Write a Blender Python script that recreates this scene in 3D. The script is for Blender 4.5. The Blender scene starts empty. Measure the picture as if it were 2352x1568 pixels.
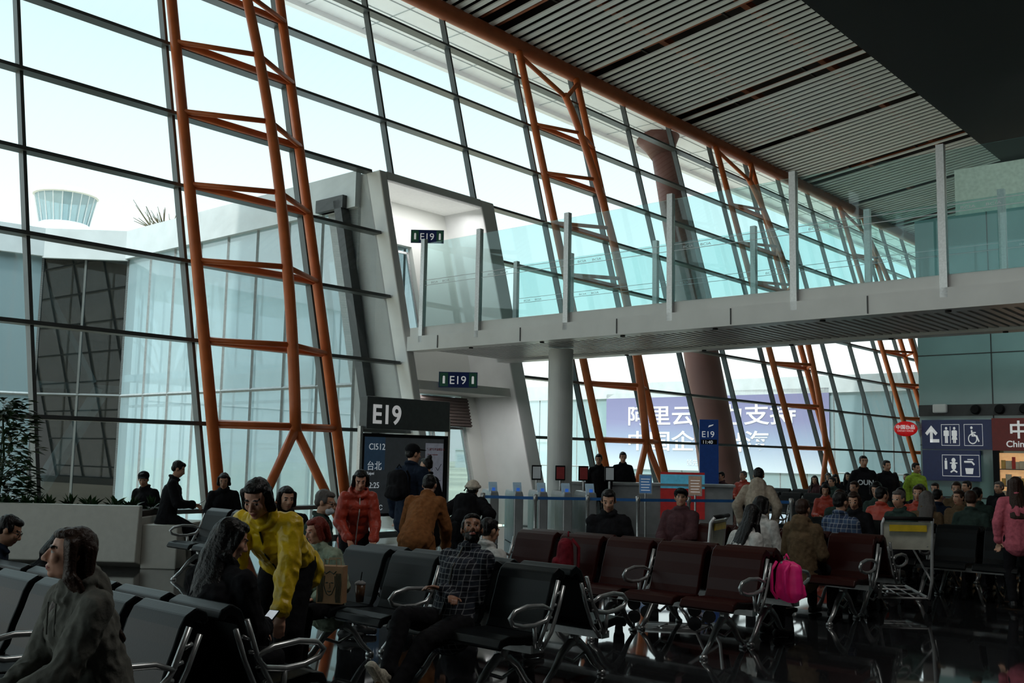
import bpy, bmesh, math, random, time
from mathutils import Vector as V, Matrix, noise
random.seed(4)
sc=bpy.context.scene; col=sc.collection
tmp=bpy.data.scenes.new('bake_tmp')
PI=math.pi; rad=math.radians
TH=math.atan2(.7524,.6587)
F=Matrix.Translation((-5.16,17.42,0))@Matrix.Rotation(TH,4,'Z')
TR=Matrix.Translation
def RZ(a): return Matrix.Rotation(rad(a),4,'Z')
# ---------------------------------------------------------------- camera
cd=bpy.data.cameras.new('camera'); cam=bpy.data.objects.new('camera',cd); col.objects.link(cam)
cd.lens=35.05; cd.sensor_width=36; cd.clip_end=4000
cam.matrix_basis=TR((0,0,1.65))@Matrix.Rotation(rad(96.5),4,'X')@Matrix.Rotation(rad(1.1),4,'Z')
sc.camera=cam
sc.view_settings.view_transform='Standard'
# ---------------------------------------------------------------- world
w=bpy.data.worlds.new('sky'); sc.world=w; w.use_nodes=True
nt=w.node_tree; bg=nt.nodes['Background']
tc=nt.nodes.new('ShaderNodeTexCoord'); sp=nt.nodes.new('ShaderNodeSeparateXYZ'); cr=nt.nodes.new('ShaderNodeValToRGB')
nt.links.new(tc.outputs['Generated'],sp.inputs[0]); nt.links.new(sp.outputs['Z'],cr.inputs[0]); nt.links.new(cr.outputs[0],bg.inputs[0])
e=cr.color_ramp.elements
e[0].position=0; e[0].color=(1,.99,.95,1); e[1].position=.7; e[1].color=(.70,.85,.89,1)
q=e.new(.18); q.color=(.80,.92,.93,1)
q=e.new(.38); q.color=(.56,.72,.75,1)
mr=nt.nodes.new('ShaderNodeMapRange'); mr.inputs[1].default_value=.50; mr.inputs[2].default_value=.80; mr.inputs[3].default_value=1.45; mr.inputs[4].default_value=6.5  # strength raised unnaturally toward the unseen zenith, added to light the interior
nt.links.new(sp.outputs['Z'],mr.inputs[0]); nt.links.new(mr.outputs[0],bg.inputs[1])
def light(kind,name,M,en,size=1,sy=None,colr=(1,1,1)):
    l=bpy.data.lights.new(name,kind); l.energy=en; l.color=colr
    if kind=='AREA': l.shape='RECTANGLE'; l.size=size; l.size_y=sy or size
    if kind=='SUN': l.angle=rad(1.5)
    o=bpy.data.objects.new(name,l); o.matrix_basis=M; col.objects.link(o); return o
def aim(pos,d):
    q=V(d).to_track_quat('-Z','Y'); return TR(V(pos))@q.to_matrix().to_4x4()
F3=F.to_3x3()
light('SUN','sun',aim((-60,0,60),F3@V((.70,.08,-.72))),2.6,colr=(1,.96,.88))
light('AREA','soffit_fill_light',aim(F@V((-3,-13,8.35)),(0,0,-1)),150,2.5,2.5,(1,.97,.92))  # fill light added under the soffit to lift the dark seating
light('AREA','soffit_fill_light',aim(F@V((8.5,-13,8.35)),F3@V((.7,0,-.6))),260,3,3,(.95,1,.97))  # second added fill, aimed at the core wall and crowd
# ---------------------------------------------------------------- materials
MC={}
def mat(key,c=(.5,.5,.5),r=.5,metal=0,var=.12,scale=12,bump=0,spec=.5,em=0,coat=0,bd=.02):
    if key in MC: return MC[key]
    m=bpy.data.materials.new(key); m.use_nodes=True; n=m.node_tree; b=n.nodes['Principled BSDF']
    b.inputs['Roughness'].default_value=r; b.inputs['Metallic'].default_value=metal
    b.inputs['Specular IOR Level'].default_value=spec; b.inputs['Coat Weight'].default_value=coat
    t=n.nodes.new('ShaderNodeTexCoord'); ns=n.nodes.new('ShaderNodeTexNoise'); ns.inputs['Scale'].default_value=scale; ns.inputs['Detail'].default_value=3
    rp=n.nodes.new('ShaderNodeValToRGB'); n.links.new(t.outputs['Object'],ns.inputs['Vector']); n.links.new(ns.outputs['Fac'],rp.inputs[0])
    rp.color_ramp.elements[0].position=.3; rp.color_ramp.elements[1].position=.7
    rp.color_ramp.elements[0].color=(*[x*(1-var) for x in c],1); rp.color_ramp.elements[1].color=(*[min(1,x*(1+var)) for x in c],1)
    n.links.new(rp.outputs[0],b.inputs['Base Color'])
    if em: n.links.new(rp.outputs[0],b.inputs['Emission Color']); b.inputs['Emission Strength'].default_value=em
    if bump:
        bp=n.nodes.new('ShaderNodeBump'); bp.inputs['Strength'].default_value=bump; bp.inputs['Distance'].default_value=bd
        n.links.new(ns.outputs['Fac'],bp.inputs['Height']); n.links.new(bp.outputs[0],b.inputs['Normal'])
    MC[key]=m; return m
def glass(key,tint,gl=.06,gr=0.0,diffuse_mix=0,dcol=(.8,.8,.8)):
    m=bpy.data.materials.new(key); m.use_nodes=True; n=m.node_tree; n.nodes.remove(n.nodes['Principled BSDF']); out=n.nodes['Material Output']
    tr=n.nodes.new('ShaderNodeBsdfTransparent'); tr.inputs[0].default_value=(*tint,1)
    g=n.nodes.new('ShaderNodeBsdfGlossy'); g.inputs['Roughness'].default_value=gr
    mx=n.nodes.new('ShaderNodeMixShader'); fr=n.nodes.new('ShaderNodeLayerWeight'); fr.inputs[0].default_value=.25
    mu=n.nodes.new('ShaderNodeMath'); mu.operation='MULTIPLY_ADD'; mu.inputs[1].default_value=.35; mu.inputs[2].default_value=gl
    n.links.new(fr.outputs['Fresnel'],mu.inputs[0]); n.links.new(mu.outputs[0],mx.inputs[0])
    n.links.new(tr.outputs[0],mx.inputs[1]); n.links.new(g.outputs[0],mx.inputs[2])
    last=mx
    if diffuse_mix:
        df=n.nodes.new('ShaderNodeBsdfDiffuse'); df.inputs[0].default_value=(*dcol,1)
        m2=n.nodes.new('ShaderNodeMixShader'); m2.inputs[0].default_value=diffuse_mix
        n.links.new(mx.outputs[0],m2.inputs[1]); n.links.new(df.outputs[0],m2.inputs[2]); last=m2
    n.links.new(last.outputs[0],out.inputs[0]); MC[key]=m; return m
def plaid(key,base,c2,c3,s=9):
    m=mat(key,base,.85,spec=.2); n=m.node_tree; b=n.nodes['Principled BSDF']; t=n.nodes.new('ShaderNodeTexCoord')
    def wave(dir,sc_,lo,hi):
        wv=n.nodes.new('ShaderNodeTexWave'); wv.bands_direction=dir; wv.inputs['Scale'].default_value=sc_; wv.inputs['Distortion'].default_value=.6
        n.links.new(t.outputs['Object'],wv.inputs[0]); r_=n.nodes.new('ShaderNodeValToRGB'); r_.color_ramp.elements[0].position=lo; r_.color_ramp.elements[1].position=hi
        n.links.new(wv.outputs['Fac'],r_.inputs[0]); return r_
    last=None
    for d,s_,lo,hi,c in (('X',s*.35,.5,.55,c2),('Z',s*.35,.5,.55,c2),('X',s*.7,.93,.96,c3),('Z',s*.7,.93,.96,c3)):
        r_=wave(d,s_,lo,hi); mx=n.nodes.new('ShaderNodeMixRGB'); mx.inputs[2].default_value=(*c,1)
        k=n.nodes.new('ShaderNodeMath'); k.operation='MULTIPLY'; k.inputs[1].default_value=.55; n.links.new(r_.outputs[0],k.inputs[0]); n.links.new(k.outputs[0],mx.inputs[0])
        if last is None: mx.inputs[1].default_value=(*base,1)
        else: n.links.new(last.outputs[0],mx.inputs[1])
        last=mx
    n.links.new(last.outputs[0],b.inputs['Base Color']); return m
orange=mat('orange_paint',(.62,.15,.035),.45,scale=3)
dorange=mat('dark_orange_paint',(.36,.09,.03),.5,scale=3)
frame=mat('grey_green_aluminium',(.085,.095,.095),.4,.2,scale=3)
white=mat('white_panel',(.72,.74,.73),.4,scale=2,var=.04)
fascia=mat('fascia_panel',(.70,.71,.70),.35,scale=2,var=.05)
wgrey=mat('grey_panel',(.50,.54,.56),.4,scale=1.5,var=.08)
dgrey=mat('dark_grey',(.04,.043,.045),.5)
black=mat('black_paint',(.006,.006,.007),.6,spec=.2)
steel=mat('brushed_steel',(.50,.51,.51),.35,.75,scale=30)
alu=mat('cast_aluminium',(.46,.48,.48),.32,.7,scale=20)
slatw=mat('white_slat',(.84,.83,.81),.5,scale=1,var=.04)
brownd=mat('dark_ceiling',(.018,.010,.008),.8,scale=1)
tealp=mat('teal_glass_panel',(.22,.36,.35),.12,scale=.6,var=.12)
navy=mat('navy_sign',(.008,.018,.085),.35,em=.12)
blue=mat('blue_sign',(.012,.05,.22),.35,em=.1)
wtx=mat('white_lettering',(.8,.82,.82),.5,em=.3,var=.01)
gtx=mat('grey_lettering',(.45,.5,.52),.5,em=.1,var=.01)
leatherk=mat('black_leather',(.0055,.007,.008),.34,bump=.10,scale=90,spec=.18,bd=.004)
leatherb=mat('maroon_leather',(.028,.005,.004),.34,bump=.10,scale=90,spec=.18,bd=.004)
gmain=glass('facade_glass',(.94,.98,.98),.012)
grail=glass('teal_tinted_glass',(.82,.94,.94),.025,diffuse_mix=.03,dcol=(.5,.7,.7))
gjet=glass('jet_bridge_glass',(.60,.74,.78),.10,diffuse_mix=.42,dcol=(.45,.62,.68))  # pale diffuse colour mixed in, standing in for sky brightness on the glass
gdark=glass('dark_jet_glass',(.16,.20,.21),.04,diffuse_mix=.03,dcol=(.2,.25,.25))  # tint darkened to stand in for the dim interior behind
gclr=glass('clear_glass',(.9,.95,.95),.03)
# ---------------------------------------------------------------- mesh builder
class MB:
    def __init__(s): s.v=[]; s.f=[]; s.m=[]; s.mi=0
    def add(s,vs,fs,mi=None):
        b=len(s.v); s.v+=[tuple(p) for p in vs]
        for f in fs: s.f.append([i+b for i in f]); s.m.append(s.mi if mi is None else mi)
    def box(s,a,b,mi=None,lean=0,M=None):
        vs=[V((x,y+lean*z,z)) for z in (a[2],b[2]) for x,y in ((a[0],a[1]),(b[0],a[1]),(b[0],b[1]),(a[0],b[1]))]
        if M: vs=[M@p for p in vs]
        s.add(vs,[(0,3,2,1),(4,5,6,7),(0,1,5,4),(1,2,6,5),(2,3,7,6),(3,0,4,7)],mi)
    def prism(s,pts,vec,mi=None):
        n=len(pts); vec=V(vec); vs=[V(p) for p in pts]+[V(p)+vec for p in pts]
        s.add(vs,[tuple(range(n))[::-1],tuple(range(n,2*n))]+[(i,(i+1)%n,n+(i+1)%n,n+i) for i in range(n)],mi)
    def quad(s,*p,mi=None): s.add(p,[tuple(range(len(p)))],mi)
    def tube(s,path,r,n=8,closed=False,mi=None,flat=None):
        path=[V(p) for p in path]; N=len(path); rr=r if isinstance(r,(list,tuple)) else [r]*N
        vs=[]; ref=None
        for i,p in enumerate(path):
            if closed: t=path[(i+1)%N]-path[i-1]
            else: t=path[min(i+1,N-1)]-path[max(i-1,0)]
            t.normalize()
            if ref is None: ref=V((0,0,1)) if abs(t.z)<.9 else V((1,0,0))
            a=ref-t*ref.dot(t)
            if a.length<1e-4: a=t.orthogonal()
            a.normalize(); bb=t.cross(a); ref=a
            for k in range(n):
                an=2*PI*k/n; vs.append(p+a*math.cos(an)*rr[i]+bb*math.sin(an)*rr[i])
        fs=[]
        for i in range(N if closed else N-1):
            j=(i+1)%N
            for k in range(n): fs.append((i*n+k,i*n+(k+1)%n,j*n+(k+1)%n,j*n+k))
        if not closed: fs+= [tuple(range(n))[::-1],tuple((N-1)*n+k for k in range(n))]
        s.add(vs,fs,mi)
    def ecap(s,p0,p1,r0,r1,side=None,n=12,h=3,mi=None):
        p0=V(p0);p1=V(p1); ax=p1-p0
        if ax.length<1e-5: ax=V((0,0,1))
        ax=ax.normalized()
        if not isinstance(r0,(tuple,list)): r0=(r0,r0)
        if not isinstance(r1,(tuple,list)): r1=(r1,r1)
        sd=V(side) if side is not None else ax.orthogonal()
        a=(sd-ax*sd.dot(ax)); a=a.normalized() if a.length>1e-4 else ax.orthogonal().normalized(); b=ax.cross(a)
        rings=[]
        for i in range(1,h+1):
            t=PI/2*i/h; rings.append((p0-ax*min(r0)*math.cos(t),r0[0]*math.sin(t),r0[1]*math.sin(t)))
        for i in range(h,0,-1):
            t=PI/2*i/h; rings.append((p1+ax*min(r1)*math.cos(t),r1[0]*math.sin(t),r1[1]*math.sin(t)))
        vs=[p0-ax*min(r0)]
        for c,x,y in rings:
            for k in range(n):
                an=2*PI*k/n; vs.append(c+a*x*math.cos(an)+b*y*math.sin(an))
        vs.append(p1+ax*min(r1)); R=len(rings); fs=[]
        for k in range(n): fs.append((0,1+(k+1)%n,1+k)); fs.append((len(vs)-1,1+(R-1)*n+k,1+(R-1)*n+(k+1)%n))
        for i in range(R-1):
            for k in range(n): fs.append((1+i*n+k,1+i*n+(k+1)%n,1+(i+1)*n+(k+1)%n,1+(i+1)*n+k))
        s.add(vs,fs,mi)
    def ell(s,c,r,M=None,n=14,h=8,mi=None):
        vs=[(0,0,-1)]
        for i in range(1,h):
            t=PI*i/h
            for k in range(n): a=2*PI*k/n; vs.append((math.sin(t)*math.cos(a),math.sin(t)*math.sin(a),-math.cos(t)))
        vs.append((0,0,1)); c=V(c)
        vs=[V((p[0]*r[0],p[1]*r[1],p[2]*r[2]))+c for p in vs]
        if M: vs=[M@p for p in vs]
        fs=[]; e=len(vs)-1
        for k in range(n): fs.append((0,1+(k+1)%n,1+k)); fs.append((e,1+(h-2)*n+k,1+(h-2)*n+(k+1)%n))
        for i in range(h-2):
            for k in range(n): fs.append((1+i*n+k,1+i*n+(k+1)%n,1+(i+1)*n+(k+1)%n,1+(i+1)*n+k))
        s.add(vs,fs,mi)
    def lathe(s,prof,n=24,c=(0,0),mi=None):
        vs=[]; 
        for r,z in prof:
            for k in range(n): a=2*PI*k/n; vs.append((c[0]+r*math.cos(a),c[1]+r*math.sin(a),z))
        N=len(prof); fs=[(i*n+k,i*n+(k+1)%n,(i+1)*n+(k+1)%n,(i+1)*n+k) for i in range(N-1) for k in range(n)]
        fs+=[tuple(range(n))[::-1],tuple((N-1)*n+k for k in range(n))]
        s.add(vs,fs,mi)
    def ribbon(s,pts,th,x0,x1,mi=None):
        P=[V((0,p[0],p[1])) for p in pts]; N=len(P); up=[];dn=[]
        for i,p in enumerate(P):
            t=(P[min(i+1,N-1)]-P[max(i-1,0)]).normalized(); nn=V((0,-t.z,t.y)); h=(th[i] if isinstance(th,(list,tuple)) else th)/2
            up.append(p+nn*h); dn.append(p-nn*h)
        s.prism([V((x0,q.y,q.z)) for q in up+dn[::-1]],(x1-x0,0,0),mi)
def mesh(name,mb,mats,smooth=False,fix=True):
    me=bpy.data.meshes.new(name); me.from_pydata(mb.v,[],mb.f)
    for m in mats: me.materials.append(m)
    me.polygons.foreach_set('material_index',mb.m); me.polygons.foreach_set('use_smooth',[smooth]*len(mb.f))
    if fix:
        bm=bmesh.new(); bm.from_mesh(me); bmesh.ops.recalc_face_normals(bm,faces=bm.faces); bm.to_mesh(me); bm.free()
    return me
def O(name,mb,mats,parent=None,M=None,smooth=False,label=None,cat=None,group=None,kind=None,bevel=0,fix=True):
    if not isinstance(mats,(list,tuple)): mats=[mats]
    me=mb if isinstance(mb,bpy.types.Mesh) else mesh(name,mb,mats,smooth,fix)
    o=bpy.data.objects.new(name,me); col.objects.link(o)
    if parent: o.parent=parent
    if M is not None: o.matrix_basis=M
    if bevel:
        b=o.modifiers.new('bevel','BEVEL'); b.width=bevel; b.segments=2; b.limit_method='ANGLE'
    meta(o,label,cat,group,kind); return o
def meta(o,label=None,cat=None,group=None,kind=None):
    if label: o['label']=label
    if cat: o['category']=cat
    if group: o['group']=group
    if kind: o['kind']=kind
    return o
def thing(name,M,label,cat,group=None,kind=None):
    o=bpy.data.objects.new(name,None); o.empty_display_size=.1; col.objects.link(o); o.matrix_basis=M; return meta(o,label,cat,group,kind)
def dup(root,M,label=None):
    r=root.copy(); col.objects.link(r); r.matrix_basis=M
    if label: r['label']=label
    def rec(a,b):
        for ch in list(a.children):
            c=ch.copy(); c.parent=b; col.objects.link(c); rec(ch,c)
    rec(root,r); return r
def face_M(pos,nrm):
    z=V(nrm).normalized(); y=V((0,0,1)); x=y.cross(z).normalized(); y=z.cross(x)
    M=Matrix((x,y,z)).transposed().to_4x4(); M.translation=V(pos); return M
def evalmesh(o):
    tmp.collection.objects.link(o); vl=tmp.view_layers[0]; vl.update(); dg=vl.depsgraph
    me=bpy.data.meshes.new_from_object(o.evaluated_get(dg)); bpy.data.objects.remove(o); return me
def text(s,size,m,M,parent=None,align='LEFT',name='lettering',ext=.002,bold=0,sx=1):
    c=bpy.data.curves.new('t','FONT'); c.body=s; c.size=size; c.extrude=ext; c.align_x=align; c.offset=bold; c.space_line=1.1
    me=evalmesh(bpy.data.objects.new('t',c))
    me.materials.clear(); me.materials.append(m)
    if sx!=1:
        for v in me.vertices: v.co.x*=sx
    t=bpy.data.objects.new(name,me); col.objects.link(t); t.parent=parent; t.matrix_basis=M; return t

# ================================================================ PEOPLE
def ik(a,b,l1,l2,pole):
    d=b-a; D=max(.05,min(d.length,(l1+l2)*.999)); dn=d.normalized(); x=(l1*l1-l2*l2+D*D)/(2*D); hh=math.sqrt(max(l1*l1-x*x,0))
    p=pole-dn*pole.dot(dn); p=p.normalized() if p.length>1e-4 else dn.orthogonal()
    return a+dn*x+p*hh, a+dn*D
SHW=.158
def skel(kind='sit',lean=5,head=(0,0),wr=None,ank=None,hz=None,roll=0,pole=None):
    J={}
    P=V((0,0,(hz or .54) if kind=='sit' else (hz or .93)))
    if kind=='bend': P.y=-.12
    l=rad(lean); t=V((math.sin(rad(roll)),math.sin(l),math.cos(l))).normalized(); f=V((0,math.cos(l),-math.sin(l)))
    J['t']=t;J['f']=f;J['P']=P;J['W']=P+t*.17;J['C']=P+t*.34+f*.01;J['S']=P+t*.43;J['N']=P+t*.52
    J['sh']=[P+t*.445+V((sx*SHW,0,0)) for sx in (-1,1)]
    l2=rad(lean*.55+head[1]*.4); J['H']=J['N']+V((0,math.sin(l2),math.cos(l2)))*.148+V((0,.02,0))
    J['HM']=TR(J['H'])@RZ(head[0])@Matrix.Rotation(-rad(lean*.3+head[1]),4,'X')@Matrix.Scale(.94,4)
    if wr is None: wr=((-.09,.27,.70),(.09,.27,.70)) if kind=='sit' else ((-.23,.03,.86),(.23,.03,.86))
    J['el']=[];J['wr']=[]
    for i,sx in enumerate((-1,1)):
        e_,w_=ik(J['sh'][i],V(wr[i]),.285,.25,V((sx*.55,-.6,-.6))); J['el'].append(e_);J['wr'].append(w_)
    J['hip']=[P+V((sx*.09,0,-.02)) for sx in (-1,1)]
    if ank is None: ank=((-.13,.46,.09),(.13,.42,.09)) if kind=='sit' else ((-.10,-.02,.09),(.11,.06,.09))
    J['kn']=[];J['an']=[]
    for i,sx in enumerate((-1,1)):
        k_,a_=ik(J['hip'][i],V(ank[i]),.43,.42,V((sx*.12,1,.55))); J['kn'].append(k_);J['an'].append(a_)
    return J
def bake(mb,mats,vox,sm=3,amp=0,fr=7,classify=None,zs=.6,quilt=None):
    me=bpy.data.meshes.new('b'); me.from_pydata(mb.v,[],mb.f)
    o=bpy.data.objects.new('b',me)
    r=o.modifiers.new('r','REMESH'); r.mode='VOXEL'; r.voxel_size=vox; r.use_smooth_shade=True
    if sm: s=o.modifiers.new('s','SMOOTH'); s.factor=.5; s.iterations=sm
    me2=evalmesh(o); bpy.data.meshes.remove(me)
    me2.materials.clear()
    for m in mats: me2.materials.append(m)
    if amp:
        N=len(me2.vertices); co=[0]*(3*N); no=[0]*(3*N); me2.vertices.foreach_get('co',co); me2.vertices.foreach_get('normal',no); nz=noise.noise
        for i in range(0,3*N,3):
            X_,Y_,Z_=co[i],co[i+1],co[i+2]; x,y,z=X_*fr,Y_*fr,Z_*fr*zs
            if zs>.5: # cloth folds: low swell plus sharp creases
                n1=nz((x,y,z)); c1=nz((x*2.1+5,y*2.1+1,z*2.6+2)); a=amp*(.7*n1+.9*(.35-abs(c1))*1.0)
            else: a=amp*(nz((x,y,z))+.5*nz((x*2.3+5,y*2.3+1,z*2.3+2)))
            if quilt: a+=quilt[1]*(abs(math.sin(PI*(X_*quilt[2].x+Y_*quilt[2].y+Z_*quilt[2].z)/quilt[0]))-.5)
            co[i]+=no[i]*a; co[i+1]+=no[i+1]*a; co[i+2]+=no[i+2]*a
        me2.vertices.foreach_set('co',co)
    me2.update()
    if classify: me2.polygons.foreach_set('material_index',[classify(p.center) for p in me2.polygons])
    me2.polygons.foreach_set('use_smooth',[True]*len(me2.polygons))
    return me2
def hand(mb,J,i,curl=40,nrm=None):
    w_=J['wr'][i]; d=(w_-J['el'][i]).normalized(); n=V(nrm) if nrm else V((0,.2,-1)); n=(n-d*n.dot(d)); n=n.normalized() if n.length>.05 else d.orthogonal()
    s=d.cross(n)*(1 if i==0 else -1)
    if s.dot(V((1 if i==0 else -1,0,.4)))<0: s=-s
    mb.ecap(w_,w_+d*.07,(.026,.017),(.038,.014),side=s)
    for k,(off,L_) in enumerate(((.028,.9),(.010,1),(-.009,.95),(-.027,.75))):
        b=w_+d*.078+s*off; a1=rad(curl*.6); a2=rad(curl*1.5)
        d1=(d*math.cos(a1)+n*math.sin(a1)); d2=(d*math.cos(a2)+n*math.sin(a2)); k1=b+d1*.04*L_; k2=k1+d2*.036*L_
        mb.ecap(b-d*.012,k1,.0092,.0085,n=8,h=2); mb.ecap(k1,k2,.0085,.0072,n=8,h=2)
    b=w_+d*.025+s*.026; k1=b+(d*.6+s*.7+n*.2).normalized()*.04; k2=k1+(d*.9+s*.15+n*.35).normalized()*.032
    mb.ecap(b,k1,.0115,.0098,n=8,h=2); mb.ecap(k1,k2,.0098,.008,n=8,h=2)
def mbody(J,vox,mats,beard=0,curl=40,nrm=(None,None)):
    mb=MB(); X=(1,0,0)
    mb.ecap(J['P']-J['t']*.02,J['W'],(.145,.10),(.125,.09),side=X); mb.ecap(J['W'],J['C'],(.125,.09),(.145,.10),side=X); mb.ecap(J['C'],J['S'],(.14,.095),(.10,.06),side=X)
    mb.ecap(J['sh'][0],J['sh'][1],.042,.042)
    mb.ecap(J['N']-J['t']*.04,J['H']+V((0,-.015,-.03)),.052,.050)
    for i in (0,1):
        mb.ecap(J['sh'][i],J['el'][i],.044,.036); mb.ecap(J['el'][i],J['wr'][i],.036,.024)
        mb.ecap(J['hip'][i],J['kn'][i],.082,.055); mb.ecap(J['kn'][i],J['an'][i],.054,.036)
        mb.ecap(J['an'][i]+V((0,-.02,-.04)),J['an'][i]+V((0,.13,-.055)),.034,.026)
        hand(mb,J,i,curl,nrm[i])
    H=J['HM']
    def he(c,r): mb.ell(c,r,M=H,n=16,h=10)
    he((0,-.012,.028),(.076,.094,.090)); he((0,.022,-.040),(.058,.066,.078)); he((0,.060,-.095),(.026,.024,.020))
    for sx in (-1,1):
        he((sx*.034,.058,-.022),(.026,.026,.030)); he((sx*.079,-.008,-.005),(.010,.020,.032)); he((sx*.012,.096,-.034),(.010,.012,.009))
        he((sx*.031,.072,.004),(.015,.012,.010)); he((sx*.030,.082,.026),(.024,.010,.008))
        he((sx*.040,.0,-.070),(.020,.05,.030))
    mb.ecap(H@V((0,.084,.014)),H@V((0,.108,-.028)),.009,.013,n=10)
    he((0,.084,-.060),(.025,.014,.007)); he((0,.082,-.073),(.021,.013,.008))
    HI=H.inverted(); hc=J['H']
    def cl(c):
        if (c-hc).length>.2: return 0
        p=HI@c
        if p.y<.02 or abs(p.x)>.08 or p.z>.09 or p.z<-.13: return 0
        ax=abs(p.x)
        if p.y>.055:
            if ((ax-.031)/.015)**2+((p.z-.004)/.0065)**2<1: return 2 if abs(ax-.031)<.0075 else 1
            if .012<ax<.050 and abs(p.z-.030+ (ax-.03)**2*6)<.0045: return 4
            if (p.x/.025)**2+((p.z+.066)/.010)**2<1 and p.y>.075: return 3
        if beard and ((p.z<-.045 and ax<.075) or (ax>.052 and p.z<-.01 and p.y>.015)): return 4
        return 0
    return bake(mb,mats,vox,2 if vox<.009 else 1,classify=cl)
def mtop(J,vox,m,g=.022,hem=.10,hood=False,collar=.5,amp=.010,coat=0,sleeve=1,belly=0,quilt=0):
    mb=MB(); X=(1,0,0); t=J['t']; f=J['f']
    a=J['P']-t*hem
    mb.ecap(a,J['W'],(.150+g,.112+g),(.132+g,.098+g+belly),side=X); mb.ecap(J['W'],J['C'],(.132+g,.098+g+belly),(.152+g*.8,.108+g),side=X); mb.ecap(J['C'],J['S'],(.150+g*.8,.104+g*.9),(.105+g*.5,.068+g*.5),side=X)
    mb.ecap(a,a-t*.005,(.158+g,.120+g),(.158+g,.120+g),side=X) # hem band
    nb=J['N']
    for i in (0,1):
        sh=J['sh'][i]
        mb.ecap(nb-t*.045,sh,(.052+g*.4),(.048+g*.6)) # trapezius slope
        mb.ecap(sh,J['el'][i],.049+g*.75,.043+g*.7); w2=J['el'][i].lerp(J['wr'][i],.90*sleeve); mb.ecap(J['el'][i],w2,.043+g*.8,.032+g*.5)
        mb.ecap(w2,w2.lerp(J['el'][i],.06),.034+g*.8,.034+g*.8)
    mb.ecap(nb-t*.06,nb+t*.015*collar,(.070+g*.4,.066+g*.4),(.058+g*.3,.058+g*.3),side=X)
    if hood:
        c=nb-f*.075-t*.015
        mb.ecap(c-t*.06,c+t*.01,(.12,.045),(.11,.06),side=X); mb.tube([nb+V((.095*math.sin(q),0,0))+f*(.085*math.cos(q)-.01)+t*(.015-.045*math.cos(q)) for q in [2*PI*k/14 for k in range(14)]],.026,closed=True)
    else:
        mb.tube([nb+V((.072*math.sin(q),0,0))+f*(.070*math.cos(q)+.002)+t*(.022-.022*math.cos(q)) for q in [2*PI*k/14 for k in range(14)]],.014+g*.15,closed=True)
    if coat:
        c0=J['P']-V((0,0,.05)); mb.ecap(c0,c0-V((0,.0,coat)),(.165+g,.13+g),(.20+g,.16+g),side=X)
    return bake(mb,[m],vox,2,amp=amp,fr=9,quilt=(.105,quilt,t) if quilt else None)
def mlegs(J,vox,m,g=.012,amp=.010,bare=.93):
    mb=MB(); mb.ecap(J['P']-J['t']*.04,J['P']+J['t']*.1,(.150+g,.11+g),(.135+g,.095+g),side=(1,0,0))
    for i in (0,1):
        mb.ecap(J['hip'][i],J['kn'][i],.085+g,.058+g); mb.ecap(J['kn'][i],J['kn'][i].lerp(J['an'][i],bare),.058+g,.044+g)
    return bake(mb,[m],vox,2,amp=amp,fr=9)
def mshoe(J,i,vox,m,dir=None):
    mb=MB(); a=J['an'][i]; d=V(dir) if dir else V((.03*(1 if i else -1),1,0)); d.normalize(); up=V((0,0,1))-d*d.z; up.normalize(); s=d.cross(up)
    mb.ecap(a-d*.04-up*.045,a+d*.15-up*.050,(.040,.034),(.043,.026),side=s); mb.ecap(a-up*.01,a+d*.05-up*.03,.046,.034)
    mb.ecap(a-d*.045-up*.075,a+d*.16-up*.072,(.040,.012),(.044,.012),side=s,mi=0)
    return bake(mb,[m],vox,1)
def mhair(J,vox,m,style):
    mb=MB(); H=J['HM']
    def he(c,r): mb.ell(c,r,M=H,n=16,h=10)
    he((0,-.030,.044),(.084,.090,.084)); he((0,.014,.086),(.066,.066,.034))
    if style in('short',):
        he((0,-.055,-.005),(.076,.056,.06)); 
        for sx in(-1,1): he((sx*.068,.0,.028),(.016,.04,.04))
    if style=='bun': he((0,-.055,0),(.076,.056,.06)); he((0,-.08,.125),(.042,.042,.040))
    if style in('bob','long'):
        L_=-.08 if style=='bob' else -.10
        for sx in(-1,1):
            mb.ecap(H@V((sx*.062,.006,.05)),H@V((sx*.080,-.012,L_)),(.028,.042),(.020,.036),side=(0,1,0))
            if style=='long': mb.ecap(H@V((sx*.080,-.015,L_)),J['C']+V((sx*.10,.0,0))+J['f']*(.11 if sx>0 else -.04)+J['t']*.02,(.028,.045),(.016,.03),side=(0,1,0))
        mb.ecap(H@V((0,-.06,.03)),H@V((0,-.065,L_-.02)),(.082,.05),(.084,.04),side=(1,0,0))
        if style=='long': mb.ecap(H@V((0,-.065,L_)),J['C']-J['f']*.125-J['t']*.10,(.092,.042),(.10,.025),side=(1,0,0))
    return bake(mb,[m],vox,2,amp=.0045,fr=45,zs=.10)
hairk=mat('black_hair',(.006,.005,.005),.42,bump=.3,scale=90,spec=.25); hairbr=mat('brown_hair',(.030,.014,.009),.45,bump=.3,scale=90,spec=.25); hairrd=mat('auburn_hair',(.15,.02,.012),.5,bump=.3,scale=90,spec=.2); hairgr=mat('grey_hair',(.10,.09,.085),.5,bump=.3,scale=90,spec=.2)
skinl=mat('fair_skin',(.62,.32,.22),.5,var=.06); skinm=mat('light_brown_skin',(.52,.28,.18),.5,var=.06); skint=mat('tan_skin',(.28,.13,.075),.5,var=.06)
eyew=mat('eye_white',(.5,.47,.44),.2,var=.02); eyed=mat('iris',(.02,.012,.01),.15,var=.02); lipm=mat('lips',(.36,.11,.09),.4,var=.02)
shoek=mat('dark_shoe',(.012,.012,.013),.5); shoew=mat('white_shoe',(.5,.47,.38),.6,var=.4,scale=60); shoeb=mat('brown_boot',(.13,.06,.025),.6)
def cloth(key,c,**k): return mat(key,c,.85,bump=.35,scale=22,var=.2,spec=.12,**k)
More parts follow.
